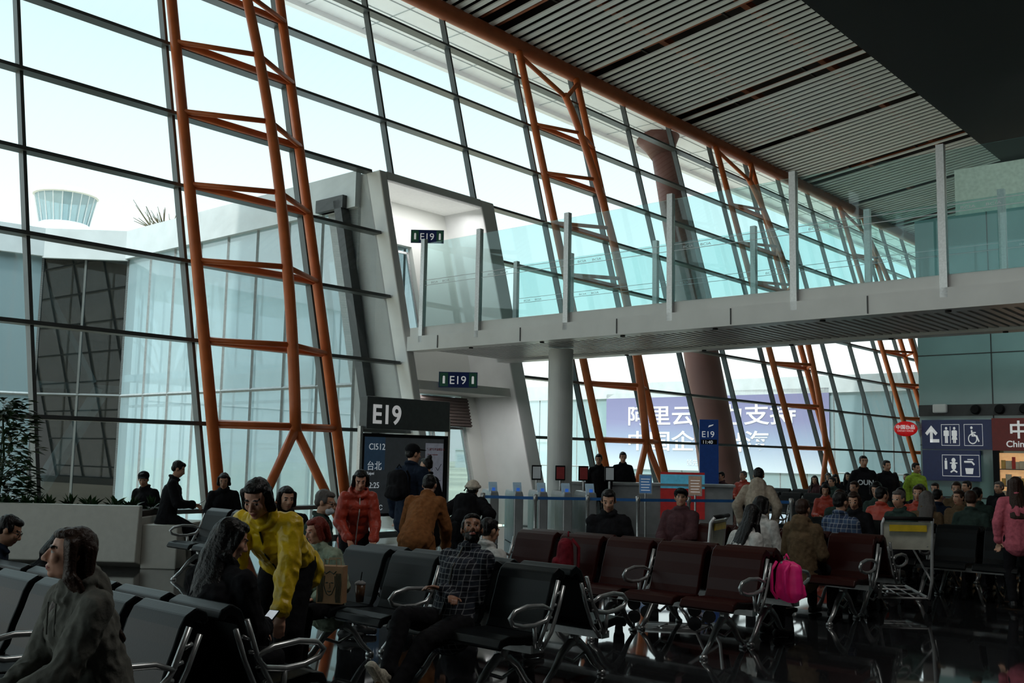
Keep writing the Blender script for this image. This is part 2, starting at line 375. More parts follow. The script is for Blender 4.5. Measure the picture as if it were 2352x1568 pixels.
kblack=cloth('black_cloth',(.009,.009,.011)); knavy=cloth('navy_cloth',(.012,.020,.038)); kgrey=cloth('sage_grey_fleece',(.135,.135,.118)); kyel=mat('yellow_jacket_cloth',(.68,.46,.010),.42,bump=.4,scale=18)
ksage=cloth('sage_sweatshirt',(.27,.33,.25)); kred=mat('red_jacket_cloth',(.42,.045,.022),.5,bump=.4,scale=18); kcamel=cloth('camel_coat_cloth',(.22,.09,.032)); kwhite=cloth('off_white_cloth',(.5,.5,.48)); kolive=cloth('olive_brown_cloth',(.12,.08,.045))
kgreen=cloth('dark_green_cloth',(.03,.05,.043)); kpink=cloth('pink_cloth',(.5,.12,.16)); kplum=cloth('plum_cloth',(.075,.035,.04)); kbeige=cloth('beige_cloth',(.34,.29,.23)); kfur=cloth('cream_fur',(.6,.54,.45)); kvest=cloth('hi_vis_cloth',(.3,.45,.05))
kchk=plaid('dark_plaid_flannel',(.026,.032,.046),(.006,.006,.010),(.26,.27,.28),12); kchb=plaid('blue_plaid_flannel',(.06,.10,.18),(.02,.03,.07),(.35,.38,.4),9)
mask=mat('white_mask',(.65,.70,.75),.7)
PCACHE={}
def person(M,label,kind='sit',lean=5,head=(0,0),wr=None,ank=None,hz=None,roll=0,h=1.70,top=kblack,bot=kblack,hair='short',hcol=hairk,skin=skinm,shoe=shoek,vox=.013,g=.022,hem=.10,hood=False,coat=0,amp=.012,beard=0,curl=40,nrm=(None,None),masked=False,hat=None,sdir=(None,None),group=None,collar=.5,belly=0,quilt=0,zipc=None):
    key=repr((kind,lean,head,wr,ank,hz,roll,hair,vox,g,hem,hood,coat,amp,beard,curl,nrm,sdir,collar,belly,quilt))
    J=skel(kind,lean,head,wr,ank,hz,roll)
    if key not in PCACHE:
        d={}; bm_=[skin,eyew,eyed,lipm,hcol]
        d['person_body']=mbody(J,vox,bm_,beard,curl,nrm); d['jacket']=mtop(J,max(vox,.009),top,g,hem,hood,collar,amp,coat,belly=belly,quilt=quilt); d['trousers']=mlegs(J,max(vox,.012),bot)
        if hair: d['hair']=mhair(J,max(.006,vox*.75),hcol,hair)
        d['sh0']=mshoe(J,0,max(vox,.008),shoe,sdir[0]); d['sh1']=mshoe(J,1,max(vox,.008),shoe,sdir[1])
        PCACHE[key]=d
    d=PCACHE[key]; s=h/1.72
    MM=M@Matrix.Scale(s,4)
    body=O('person',d['person_body'],[],M=MM,label=label,cat='person',group=group)
    def sl(o,ms):
        for i,m_ in enumerate(ms):
            if i<len(o.material_slots): o.material_slots[i].link='OBJECT'; o.material_slots[i].material=m_
    sl(body,[skin,eyew,eyed,lipm,hcol])
    for nm,k,m_ in (('coat' if coat else 'jacket','jacket',top),('trousers','trousers',bot),('hair','hair',hcol),('shoe','sh0',shoe),('shoe','sh1',shoe)):
        if k in d: sl(O(nm,d[k],[],parent=body),[m_])
    HM=J['HM']
    if zipc:
        mb=MB(); t=J['t']; f=J['f']; mb.tube([J['N']+f*(.075+g*.3)-t*.01,J['S']+f*(.085+g*.85),J['C']+f*(.109+g),J['W']+f*(.100+g+belly),J['P']-t*hem*.7+f*(.114+g)],.007,n=6); O('zip',mb,zipc,parent=body)
    if masked:
        mb=MB(); mb.ell((0,.058,-.060),(.056,.058,.046),M=HM); O('face_mask',mb,mask,parent=body,smooth=True)
    if hat=='cap':
        mb=MB(); mb.ell((0,-.02,.055),(.094,.106,.078),M=HM); mb.ell((0,.115,.062),(.068,.07,.008),M=HM); O('cap',mb,kblack,parent=body,smooth=True)
    if hat=='beanie':
        mb=MB(); mb.ell((0,-.02,.055),(.105,.112,.095),M=HM); mb.tube([HM@V((.098*math.cos(a),.104*math.sin(a)-.012,.045)) for a in [2*PI*k/16 for k in range(16)]],.026,closed=True)
        o=O('fur_hat',mb,kfur,parent=body,smooth=True)
    if hat=='glasses':
        mb=MB()
        for sx in(-1,1):
            mb.tube([HM@V((sx*.032+.024*math.cos(a),.098,.004+.018*math.sin(a))) for a in [2*PI*k/12 for k in range(12)]],.002,closed=True,n=5)
            mb.tube([HM@V((sx*.056,.096,.008)),HM@V((sx*.080,.0,.008))],.002,n=5)
        mb.tube([HM@V((-.008,.100,.006)),HM@V((.008,.100,.006))],.002,n=5); O('glasses',mb,black,parent=body)
    return body,J,MM
def W(x,y,yaw): return TR((x,y,0))@RZ(yaw)
def phone(MM,J,i,name='mobile_phone',screen=None):
    d=(J['wr'][i]-J['el'][i]).normalized(); c=J['wr'][i]+d*.10+V((0,0,.018))
    mb=MB(); mb.box((-.036,-.075,-.004),(.036,.075,.004)); mb.box((-.032,-.07,.0042),(.032,.07,.0048),1)
    O(name,mb,[black,mat('lit_screen',(.5,.55,.6),.2,em=.6)],M=MM@TR(c)@Matrix.Rotation(rad(35),4,'X'),label='black mobile phone held in a hand',cat='phone')
def SP(s,o,f=-1,dy=.27):
    return F@TR((s+f*dy,o,0))@RZ(90 if f<0 else -90)
dzip=mat('dark_zip',(.02,.018,.01),.4,.3)
b,J,MM=person(W(-1.80,4.60,138),'woman in a grey-green hooded sweatshirt seated, looking aside','sit',lean=17,head=(-24,-10),wr=((-.05,.44,.58),(.06,.42,.60)),top=kgrey,bot=kblack,hair='long',hcol=hairbr,skin=skinl,vox=.006,g=.036,hood=True,amp=.020,h=1.72,curl=50)
mb=MB()
for sx in (-.035,.04): mb.tube([J['N']+J['f']*.10+V((sx,0,-.03)),J['S']+J['f']*.128+V((sx,0,0)),J['C']+J['f']*.145+V((sx,0,.02))],.004,n=6)
O('drawstring',mb,kgrey,parent=b)
b,J,MM=person(W(-1.60,5.42,-25),'woman with long black hair seated holding a phone','sit',lean=14,head=(-35,18),wr=((-.0,.38,.66),(.12,.36,.70)),top=kblack,bot=kblack,hair='long',skin=skinl,vox=.007,g=.030,h=1.68,amp=.018); phone(MM,J,1)
b,J,MM=person(W(-1.46,6.55,170),'woman in a yellow padded jacket bending forward','bend',lean=56,head=(0,10),wr=((-.20,.46,.62),(.16,.44,.64)),top=kyel,bot=kblack,hair='bob',skin=skinl,vox=.007,g=.036,amp=.020,h=1.74,hem=.14,quilt=.008,zipc=dzip)
b,J,MM=person(W(-1.42,8.02,150),'girl with auburn hair in a sage sweatshirt seated','sit',lean=14,head=(-25,10),wr=((-.10,.26,.62),(.04,.28,.64)),top=ksage,bot=kblack,hair='bob',hcol=hairrd,skin=skinl,vox=.008,g=.035,h=1.50,amp=.016)
person(F@TR((-4.55,-10.32,0))@RZ(100),'bearded man in dark plaid flannel seated with folded arms','sit',lean=-24,hz=.49,head=(36,-18),wr=((.05,.05,.70),(-.06,.09,.66)),ank=((-.06,.72,.12),(.04,.66,.22)),top=kchk,bot=kblack,hair='short',skin=skint,vox=.006,g=.026,beard=1,shoe=shoew,h=1.72,amp=.016,sdir=((-.1,.75,.6),(.1,.6,.75)),zipc=dzip)
person(F@TR((-3.62,-9.80,0))@RZ(-100),'person in a white padded jacket seated with a raised hand','sit',lean=0,hz=.52,head=(0,10),wr=((-.12,.25,.66),(.34,.22,.80)),top=kwhite,bot=kblack,hair='short',vox=.009,g=.040,quilt=.008,h=1.50)
person(W(-.88,10.1,-10),'person in a long camel coat bending over, seen from behind','bend',lean=46,head=(0,10),wr=((-.22,.36,.75),(.2,.36,.75)),top=kcamel,bot=kblack,hair='short',vox=.011,g=.035,coat=.42,h=1.60,shoe=shoeb,amp=.016)
person(W(-1.22,12.4,-30),'man in a dark jacket and black cap standing','stand',lean=2,head=(-20,5),top=knavy,bot=kblack,hair='short',hat='cap',vox=.011,g=.045,hem=.14,h=1.77,shoe=shoeb)
person(W(-1.08,13.6,60),'woman with a hair bun and white mask standing','stand',lean=4,head=(0,5),top=kblack,bot=kblack,hair='bun',vox=.013,g=.04,h=1.6,masked=True,coat=.3)
person(W(-.52,12.0,-15),'person in a cream fur hat and dark padded coat bending','bend',lean=50,head=(0,-15),top=kblack,bot=kblack,hair='short',hat='beanie',vox=.012,g=.06,coat=.2,h=1.50,quilt=.010)
person(W(-1.58,10.5,-160),'woman in a red padded jacket standing and looking down','bend',lean=24,head=(-10,18),wr=((-.16,.26,.86),(.14,.24,.88)),top=kred,bot=kblack,hair='bob',skin=skinl,vox=.009,g=.034,hem=.12,hood=True,h=1.52,quilt=.007,zipc=kwhite)
person(W(-1.82,9.3,-100),'man in glasses, face mask and dark green jacket seated','sit',lean=10,head=(0,12),top=kgreen,bot=kblack,hair='short',hcol=hairgr,masked=True,hat='glasses',vox=.009,g=.035)
person(W(-2.22,10.0,200),'person in black seated with one arm raised to the head','sit',lean=8,head=(10,10),wr=((.12,.12,1.12),(.1,.27,.68)),vox=.011,g=.035,hair='bob')
b,J,MM=person(W(-4.82,14.25,-75),'man in a black jacket seated on the planter edge','sit',lean=8,head=(0,22),wr=((-.03,.36,.86),(.06,.36,.88)),hz=.72,ank=((-.1,.42,.09),(.12,.5,.09)),vox=.011,g=.03,h=1.70); phone(MM,J,1)
person(W(-4.35,15.4,190),'woman in dark clothes seated near the window','sit',lean=10,head=(0,20),hair='bob',vox=.013,g=.035)
person(W(-5.55,15.6,160),'person in a dark hat and coat seated near the window','sit',lean=14,head=(30,10),hair='short',hat='cap',vox=.014,g=.04)
person(W(-3.74,7.1,-75),'man with glasses in a navy jacket seated, head lowered','sit',lean=20,head=(0,20),top=knavy,hair='short',hat='glasses',vox=.009,g=.035,h=1.55)
person(W(-3.40,6.85,-60),'person in black clothes seated with head down','sit',lean=35,head=(0,30),top=kblack,hair='bob',vox=.011,g=.04,h=1.5)
b,J,MM=person(W(1.06,10.7,172),'man in a black jacket seated looking down at a phone','sit',lean=4,head=(0,16),wr=((-.10,.26,.74),(.02,.28,.76)),hair='short',vox=.010,g=.045,quilt=.008); phone(MM,J,1)
person(W(2.02,12.1,150),'man in a plum jacket and dark cap reclining','sit',lean=-14,head=(20,-4),top=kplum,hair='short',hat='cap',vox=.012,g=.04)
person(W(1.95,21.9,170),'man in dark clothes standing behind the gate counter','stand',lean=6,head=(0,10),vox=.016,h=1.72)
person(W(2.55,22.7,180),'staff member in a dark uniform standing behind the gate counter','stand',lean=6,head=(0,10),vox=.016,h=1.78)
person(W(2.15,9.55,-65),'woman with long black hair in a white top seated','sit',lean=16,head=(20,20),top=kwhite,hair='long',vox=.009,g=.03,h=1.62)
person(W(2.80,11.3,-45),'woman in a white knit top seated, seen from behind','sit',lean=4,head=(-15,8),top=kwhite,hair='bob',vox=.011,g=.03,h=1.62)
person(W(3.12,10.75,-45),'man in an olive-brown hooded jacket seated, seen from behind','sit',lean=2,head=(0,0),top=kolive,hair='short',hcol=hairbr,vox=.011,g=.04,hood=True,h=1.62)
person(W(3.72,11.35,-50),'man in a blue plaid shirt seated, seen from behind','sit',lean=2,head=(-10,0),top=kchb,hair='short',vox=.011,g=.03)
person(W(3.35,13.6,-20),'man in a beige hooded jacket leaning over a seat','bend',lean=30,head=(0,15),top=kbeige,hair='short',vox=.012,g=.04,hood=True,h=1.62)
b,J,MM=person(W(6.9,19.6,175),'man in a black sweater with white lettering standing','stand',lean=2,head=(0,2),vox=.014,h=1.78,g=.035)
text('OUN',.13,gtx,TR((0,.165,1.17))@RZ(180)@Matrix.Rotation(PI/2,4,'X'),b,align='CENTER',bold=.003)
person(W(7.65,20.4,180),'man in a dark jacket standing in the aisle','stand',lean=2,head=(15,2),vox=.016,h=1.70,g=.04)
person(W(8.4,20.8,190),'staff member in a hi-vis vest standing','stand',lean=2,head=(15,2),top=kvest,vox=.016,h=1.66,g=.035)
person(W(5.92,11.75,-20),'woman in a pink jacket and dark trousers walking away','stand',lean=4,head=(0,0),ank=((-.1,-.16,.11),(.1,.2,.09)),top=kpink,hair='long',hcol=hairbr,vox=.011,h=1.52,g=.035)
cols=[(kblack,'black jacket'),(knavy,'navy jacket'),(kgreen,'dark green jacket'),(kplum,'plum coat'),(kolive,'olive-brown coat'),(kred,'red jacket'),(kblack,'black jacket'),(kblack,'black coat')]
vars_=[dict(lean=6,head=(0,5),hair='short'),dict(lean=10,head=(12,18),hair='bob'),dict(lean=2,head=(-20,2),hair='short',g=.035),dict(lean=8,head=(25,8),hair='long')]
seats=[]
for s in (3.55,5.85): 
    for i in range(1,6): seats.append((s,-12.4+.58*i,-1))
for s in (8.5,11.0,13.5,16.5,20,24,28):
    for i in range(5 if s<13 else 8): seats.append((s,(-9.8 if s<13 else -6.6)+.58*i,-1))
for s in (3.81,6.11):
    for i in range(1,5): seats.append((s,-12.4+.58*(i+1),1))
for i,(s,o,f) in enumerate(seats):
    if random.random()<.25: continue
    c,cn=random.choice(cols); vi=random.randrange(4); v=vars_[vi]
    person(SP(s,o,f)@RZ(random.uniform(-14,14)),'seated traveller in a %s'%cn,top=c,bot=kblack,vox=.015,hcol=random.choice([hairk,hairk,hairbr,hairgr]),h=random.uniform(1.6,1.78),group='travellers seated on the far benches',**v)

# ================================================================ STRUCTURE
def wm(s0,o0,z0,s1,o1,z1,mb,mi=0,lean=.26): mb.box((s0,o0,z0),(s1,o1,z1),mi,lean=lean)
fl=mat('polished_granite',(.022,.023,.025),.045,var=.35,scale=70,spec=1.0,coat=.5)
mb=MB(); mb.box((-28,-42,-.35),(72,.25,0)); O('floor',mb,fl,M=F,kind='structure')
mb=MB(); mb.box((-40,-60,-4.7),(600,1500,-4.5)); mb.box((-300,-60,-4.7),(-40,1500,-4.5)); O('ground',mb,mat('airfield',(.34,.29,.21),.9,scale=.03,var=.3),M=F,kind='structure')
Z=[0,.6]+[.6+1.5*i for i in range(1,9)]+[13.6]
def bay(k):
    s0=k*2.875; s1=s0+2.875; mb=MB()
    for a,b_ in zip(Z[:-1],Z[1:]):
        x0,x1=s0,s1
        if b_<=8.15:
            if k==1: x1=4.98
            if k==2: continue
            if k==3: x0=8.92
        mb.quad((x0,.26*a,a),(x1,.26*a,a),(x1,.26*b_,b_),(x0,.26*b_,b_),mi=1)
        wm(x0,-.22,b_-.035,x1,.06,b_+.035,mb)
    wm(s0,-.02,0.0,s1 if k not in(1,) else 4.98,.06,.06,mb) if k!=2 else None
    wm(s0-.03,-.12,8.1 if k in(2,3) else 0,s0+.03,.05,13.6,mb)
    O('window_%d'%(k+9),mb,[frame,gmain],M=F,kind='structure',fix=False)
for k in range(-8,24): bay(k)
mb=MB(); mb.tube([(-26,3.3,13.65),(70,3.3,13.65)],.24,n=14); O('trim_1',mb,dorange,M=F,smooth=True,kind='structure')
mb=MB(); mb.box((-26,3.4,13.75),(70,6.1,13.9),0)
for i in range(-26,70,2): mb.box((i,3.4,13.735),(i+.03,6.1,13.75),1)
for o_ in (4.1,4.8,5.5): mb.box((-26,o_,13.735),(70,o_+.03,13.75),1)
mb.box((-26,6.1,13.6),(70,6.3,14.6),0); mb.box((-26,3.4,13.6),(70,3.55,15.6),2)
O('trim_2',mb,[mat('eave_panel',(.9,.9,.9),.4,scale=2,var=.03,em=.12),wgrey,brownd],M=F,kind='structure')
SL=.13
def cz(o): return 13.75+(3.4-o)*SL
mb=MB()
mb.prism([(-27,3.4,cz(3.4)+.9),(-27,-42,cz(-42)+.9),(-27,-42,cz(-42)+1.1),(-27,3.4,cz(3.4)+1.1)],(98,0,0),1)
s=-14.0; i=0
while s<69:
    gap=(i%30) in (9,11) or (i%30)==24
    if not gap:
        mb.prism([(s,3.2,cz(3.2)),(s,-9.6,cz(-9.6)),(s,-9.6,cz(-9.6)+.05),(s,3.2,cz(3.2)+.05)],(.165,0,0),0)
    else: mb.prism([(s+.05,3.2,cz(3.2)+.14),(s+.05,-9.6,cz(-9.6)+.14),(s+.05,-9.6,cz(-9.6)+.26),(s+.05,3.2,cz(3.2)+.26)],(.09,0,0),2)
    s+=.345; i+=1
for o_ in (1.2,-1.6,-4.4,-7.2):
    mb.box((-14,o_-.03,cz(o_)+.08),(69,o_+.03,cz(o_)+.14),1)
    mb.box((-14,o_-.5,cz(o_)+.4),(69,o_-.3,cz(o_)+.6),2)
O('ceiling',mb,[slatw,brownd,dorange],M=F,kind='structure')
mb=MB(); mb.box((-27,-42,8.45),(71,-9.2,8.75)); mb.box((-27,-9.4,8.75),(71,-9.2,15.6)); O('trim_3',mb,black,M=F,kind='structure')
mb=MB(); mb.box((-28,-42,0),(-27.7,-14,14)); mb.box((-28,-14,13),(-27.7,3.6,16)); O('wall_back',mb,dgrey,M=F,kind='structure')
mb=MB(); mb.quad((-27.9,-14,0),(-27.9,3,0),(-27.9,3,13),(-27.9,-14,13),mi=1)
for k in range(7): mb.box((-27.95,-14+2.8*k,0),(-27.85,-13.9+2.8*k,13),0)
O('window_99',mb,[frame,gmain],M=F,kind='structure',fix=False)  # unseen glazed end wall, added as fill for surfaces facing away from the facade
mb=MB(); mb.box((-27.7,-42.2,0),(71,-42,14)); O('wall_inner',mb,dgrey,M=F,kind='structure')
mb=MB(); mb.box((71,-42,0),(71.3,3,14)); O('wall_far',mb,dgrey,M=F,kind='structure')
LV=[.6+1.5*i for i in range(1,8)]
def win(z): return .36+ .62*math.sin(PI*min(1,max(0,(z-.8)/11.6)))**.8
def lp(s,z,inset): return (s,.26*z-inset,z)
tr=thing('truss_column',F,'orange steel tube truss column leaning outward beside the glass wall','steel column','orange truss columns along the glass wall')
def chord(path,r,name): mb=MB(); mb.tube(path,r,n=12); return O(name,mb,orange,parent=tr,smooth=True)
chord([lp(.06,0,.42),lp(.06,13.45,.30)],.105,'chord'); chord([lp(2.82,0,.42),lp(2.82,13.45,.30)],.105,'chord')
zs=[2.0+.52*i for i in range(21)]
chord([lp(1.45,z,.30+win(z)) for z in zs],.105,'chord')
for sx in (.25,2.6): mb=MB(); mb.tube([lp(1.45,2.05,.30+win(2.05)),lp(sx,.0,.62)],.085,n=10); O('brace',mb,orange,parent=tr,smooth=True)
for z in LV:
    for a,b_,r in ((lp(.06,z,.4),lp(1.45,z,.30+win(z)),.055),(lp(2.82,z,.4),lp(1.45,z+.0,.30+win(z)),.055),(lp(.06,z,.38),lp(2.82,z,.38),.075)):
        mb=MB(); mb.tube([a,b_],r,n=8); O('brace',mb,orange,parent=tr,smooth=True)
for sx in (.06,2.82): mb=MB(); mb.tube([lp(1.45,12.3,.30+win(12.3)),lp(sx,13.3,.32)],.07,n=8); O('brace',mb,orange,parent=tr,smooth=True)
for k in (-1,1,2,3,4,5): dup(tr,F@TR((k*11.5,0,0)))
mb=MB(); mb.tube([(21.4,1.0,-4.4),(21.4,2.1,1),(21.4,3.0,6),(21.4,4.1,11),(21.4,4.55,13.2)],[.80,.74,.60,.46,.42],n=24); mb.tube([(21.4,4.5,12.9),(21.4,4.6,13.3),(21.4,4.7,13.7)],[.44,.6,.85],n=24)
O('roof_column',mb,mat('dark_red_paint',(.17,.07,.058),.6,scale=.7),M=F,smooth=True,label='thick dark red leaning column holding up the outer roof edge',cat='column')
# ------------------------------------------------ gate portal
P_=thing('gate_portal',F,'white leaning boarding gate portal with an upper and a lower doorway','gate')
cream=mat('cream_panel',(.70,.71,.67),.5,scale=1,var=.04)
def jamb(name,s0,s1,z0=0,z1=8.1):
    mb=MB(); mb.box((s0,-.45,z0),(s1,1.6,z1),0,lean=.26); return O(name,mb,[fascia],parent=P_,bevel=.03)
jamb('jamb',5.0,5.22); jamb('jamb',8.4,8.9); mb=MB(); mb.box((5.22,-.45,7.90),(8.4,1.6,8.1),0,lean=.26); O('lintel',mb,fascia,parent=P_)
mb=MB(); mb.box((5.22,-.40,7.86),(8.4,1.55,7.895),0,lean=.26); O('recess_ceiling',mb,mat('recess_glow_panel',(.55,.56,.53),.5,em=.45,var=.03),parent=P_)  # panel glow added to brighten the dark underside of the lintel
mb=MB(); mb.box((5.22,.9,3.2),(8.4,1.05,4.35),0,lean=.26); mb.box((5.22,.9,6.75),(8.4,1.05,7.86),0,lean=.26); mb.box((7.0,.9,4.35),(8.4,1.05,6.75),0,lean=.26); mb.box((5.22,-.3,3.05),(8.4,1.0,3.25),0,lean=.26)
mb.box((7.9,.9,0),(8.4,1.05,3.05),0,lean=.26); mb.box((5.22,.9,0),(5.6,1.05,3.05),0,lean=.26)
O('back_wall',mb,cream,parent=P_)
light('AREA','portal_fill_light',aim(F@V((6.8,1.9,7.75)),F3@V((0,.15,-1))),45,2.6,.6)  # fill light added to brighten the dark upper recess
light('AREA','portal_fill_light',aim(F@V((6.8,.6,3.0)),F3@V((0,0,-1))),30,2.6,.5)  # added fill for the lower doorway
mb=MB(); mb.box((5.3,.7,2.3),(7.9,.85,3.0),0,lean=.26)
for i in range(9): mb.box((5.3,.67,2.32+.075*i),(7.9,.7,2.36+.075*i),0,lean=.26)
O('rolling_shutter',mb,mat('dark_shutter',(.05,.035,.03),.5),parent=P_)
for s0,zb,zt in ((5.7,0,2.3),(6.8,0,2.3),(5.3,4.35,6.6)):
    w_=1.06 if zb==0 else 1.6
    mb=MB(); mb.box((s0,.95,zb),(s0+.06,1.0,zt),0,lean=.26); mb.box((s0+w_-.06,.95,zb),(s0+w_,1.0,zt),0,lean=.26); mb.box((s0,.95,zt-.06),(s0+w_,1.0,zt),0,lean=.26); mb.quad((s0,.97+.26*zb,zb),(s0+w_,.97+.26*zb,zb),(s0+w_,.97+.26*zt,zt),(s0,.97+.26*zt,zt),mi=1)
    O('door',mb,[steel,gclr],parent=P_)
for nm,(a,b_,c) in enumerate(((5.34,.90,6.35),(5.9,.45,3.12))):
    sg=thing('gate_sign',F@TR((a,b_,c))@RZ(-48)@Matrix.Rotation(PI/2,4,'X')@Matrix.Scale(.74 if nm==0 else .86,4),'dark green and navy gate number sign in the portal','sign')
    mb=MB(); mb.box((0,0,-.03),(1.0,.4,.03)); O('sign_panel',mb,navy,parent=sg)
    for x0,x1 in ((.02,.24),(.78,.98)): mb=MB(); mb.box((x0,.02,.03),(x1,.38,.035)); O('green_panel',mb,mat('exit_green',(.02,.10,.06),.5,em=.1),parent=sg)
    text('E19',.30,wtx,TR((.265,.09,.034)),sg)
    for x in (.13,.88):
        mb=MB(); mb.ell((x,.27,.036),(.03,.03,.006)); mb.box((x-.03,.1,.034),(x+.03,.25,.04)); O('pictogram',mb,wtx,parent=sg)
# ------------------------------------------------ overhead walkway
B=thing('walkway_bridge',F,'white overhead walkway with glass guardrails leading to the gate portal','walkway')
mb=MB(); mb.box((5.0,-30,3.85),(5.35,.55,4.16)); mb.box((5.08,-30,4.16),(5.35,.55,4.36)); mb.box((7.9,-30,3.85),(8.25,.55,4.16)); mb.box((7.9,-30,4.16),(8.17,.55,4.36)); mb.box((5.35,-30,4.0),(7.9,.55,4.2))
for i in range(14): mb.box((4.985,-.4-2.3*i,3.87),(5.0,-.385-2.3*i,4.14),1)
O('deck',mb,[fascia,dgrey],parent=B)
mb=MB()
y=-30
while y<.3: mb.box((5.35,y,3.9),(7.9,y+.09,3.93)); y+=.16
O('soffit_slats',mb,fascia,parent=B)
mb=MB(); mb.lathe([(.045,3.83),(.045,3.852)],n=12); rm=mesh('downlight_ring',mb,[black])
for i in range(7):
    for sx in (5.18,8.07): O('downlight_ring',rm,[],parent=B,M=TR((sx,-1.2-1.9*i,0)))
psts=[-.15]+[1.5+2.3*i for i in range(9)]
for sx in (5.05,8.12):
    for i,wd in enumerate(psts):
        mb=MB(); mb.box((sx-.05,-wd-.055,4.02),(sx+.05,-wd+.055,6.28)); O('guardrail_post',mb,steel,parent=B)
        if i<len(psts)-1:
            n_=psts[i+1]; mb=MB(); mb.box((sx-.008,-n_+.07,4.36),(sx+.008,-wd-.07,6.18)); O('glass_panel',mb,grail,parent=B)
            mb=MB(); xx=sx-.012
            if i<6: text('BCIA     '*2,.06,gtx,TR((sx-.011,-wd-.25,5.28))@RZ(-90)@Matrix.Rotation(PI/2,4,'X'),B,name='glass_lettering',sx=1.6,ext=.0005)
            mb.box((xx,-n_+.07,5.25),(xx+.002,-wd-.07,5.26)); mb.box((xx,-n_+.07,5.36),(xx+.002,-wd-.07,5.37)); O('glass_marking',mb,gtx,parent=B)
mb=MB(); mb.lathe([(.26,0),(.26,3.86)],n=40,c=(6.6,-2.45)); O('bridge_column',mb,white,M=F,smooth=False,label='round white column under the overhead walkway',cat='column')
# ------------------------------------------------ core block
C=thing('core_building',F,'teal glass panelled service block with shops at its base','building block')
mb=MB(); mb.box((13.8,-26,0),(30,-7.3,7.3),0)
for z in (.9,2.05,2.9,4.1,5.3,6.4): mb.box((13.785,-26,z),(13.8,-7.3,z+.02),1)
for i in range(12): mb.box((13.785,-8.9-1.6*i,0),(13.8,-8.88-1.6*i,7.3),1)
O('panel_wall',mb,[tealp,dgrey],parent=C)
mb=MB(); mb.box((13.9,-26,7.3),(30,-8.2,8.4)); O('top_block',mb,mat('beige_panel',(.62,.63,.54),.5,em=.08),parent=C)
mb=MB(); mb.box((13.74,-26,2.72),(13.79,-7.3,2.97)); O('service_band',mb,dgrey,parent=C)
for i in range(3):
    mb=MB(); mb.lathe([(.09,0),(.11,.05),(.08,.12)],n=20); O('air_nozzle',mb,black,parent=C,M=TR((13.74,-8.55-.5*i,2.85))@Matrix.Rotation(-PI/2,4,'Y'))
mb=MB(); mb.box((13.6,-7.95,2.78),(13.74,-7.65,2.98)); O('junction_box',mb,white,parent=C,bevel=.03)
SN=face_M(F@V((13.70,-7.38,1.27)),F3@V((-1,0,0)))@Matrix.Diagonal((.87,1.06,1,1))
S_=thing('restroom_sign',SN,'navy wall sign with restroom, wheelchair, baby and water pictograms','sign')
mb=MB(); mb.box((0,.66,-.04),(1.72,1.28,.02)); mb.box((0,0,-.04),(1.42,.64,.02)); O('sign_panel',mb,navy,parent=S_)
def icon(fn,x,y,border=True):
    mb=MB(); fn(mb)
    if border: mb.tube([(0,0,0),(.44,0,0),(.44,.44,0),(0,.44,0)],.008,n=4,closed=True)
    O('pictogram',mb,wtx,parent=S_,M=TR((x,y,.025)))
def i_arrow(mb): mb.box((.15,.06,0),(.22,.32,.01)); mb.box((.15,.06,0),(.38,.13,.01)); mb.prism([(.03,.26,0),(.185,.42,0),(.34,.26,0),(.29,.21,0),(.185,.32,0),(.08,.21,0)],(0,0,.01))
def man(mb,x,sk=False):
    mb.ell((x,.36,.005),(.03,.03,.006)); mb.box((x-.04,.2,0),(x+.04,.32,.01)); mb.box((x-.065,.2,0),(x-.045,.31,.01)); mb.box((x+.045,.2,0),(x+.065,.31,.01)); mb.box((x-.035,.05,0),(x-.005,.2,.01)); mb.box((x+.005,.05,0),(x+.035,.2,.01))
    if sk: mb.prism([(x-.07,.12,0),(x+.07,.12,0),(x+.03,.25,0),(x-.03,.25,0)],(0,0,.012))
def i_wc(mb): man(mb,.12); mb.box((.215,.04,0),(.225,.4,.01)); man(mb,.32,True)
def i_wheel(mb): mb.tube([(.2+.1*math.cos(a),.14+.1*math.sin(a),0) for a in [2*PI*k/16 for k in range(16)]],.012,n=4,closed=True); mb.ell((.18,.37,.005),(.03,.03,.006)); mb.tube([(.18,.32,0),(.19,.2,0),(.3,.2,0),(.35,.08,0)],.018,n=4); mb.tube([(.19,.27,0),(.28,.27,0)],.012,n=4)
def i_baby(mb): mb.ell((.28,.33,.005),(.05,.05,.006)); mb.ell((.28,.2,.005),(.06,.07,.006)); mb.tube([(.2,.08,0),(.28,.12,0),(.36,.08,0)],.018,n=4); mb.tube([(.19,.27,0),(.37,.27,0)],.014,n=4); mb.box((.06,.14,0),(.12,.32,.01)); mb.box((.075,.33,0),(.105,.37,.01))
def i_tap(mb): mb.tube([(.08,.3,0),(.26,.3,0),(.32,.24,0)],.02,n=4); mb.box((.16,.34,0),(.30,.36,.01)); mb.prism([(.12,.05,0),(.28,.05,0),(.3,.17,0),(.1,.17,0)],(0,0,.01))
icon(i_arrow,.06,.74,False); icon(i_wc,.50,.74); icon(i_wheel,1.06,.74); icon(i_baby,.50,.1); icon(i_tap,.98-.02,.1)
SH=face_M(F@V((13.66,-8.90,1.0)),F3@V((-1,0,0)))
S_=thing('shop_front',SH,'dark red shop front sign above lit shelves of packaged goods','shop')
mb=MB(); mb.box((0,.95,-.04),(4,1.65,.06)); O('sign_panel',mb,mat('dark_red_sign',(.13,.008,.006),.4,em=.12),parent=S_); text('中国',.40,wtx,TR((.34,1.25,.065)),S_,bold=.008); text('Chinese',.19,wtx,TR((.28,1.03,.065)),S_,bold=.003)
mb=MB(); mb.box((.12,-1.0,-.03),(3.6,.9,-.0)); O('lit_recess',mb,mat('warm_light_panel',(.8,.45,.2),.5,em=.5),parent=S_)
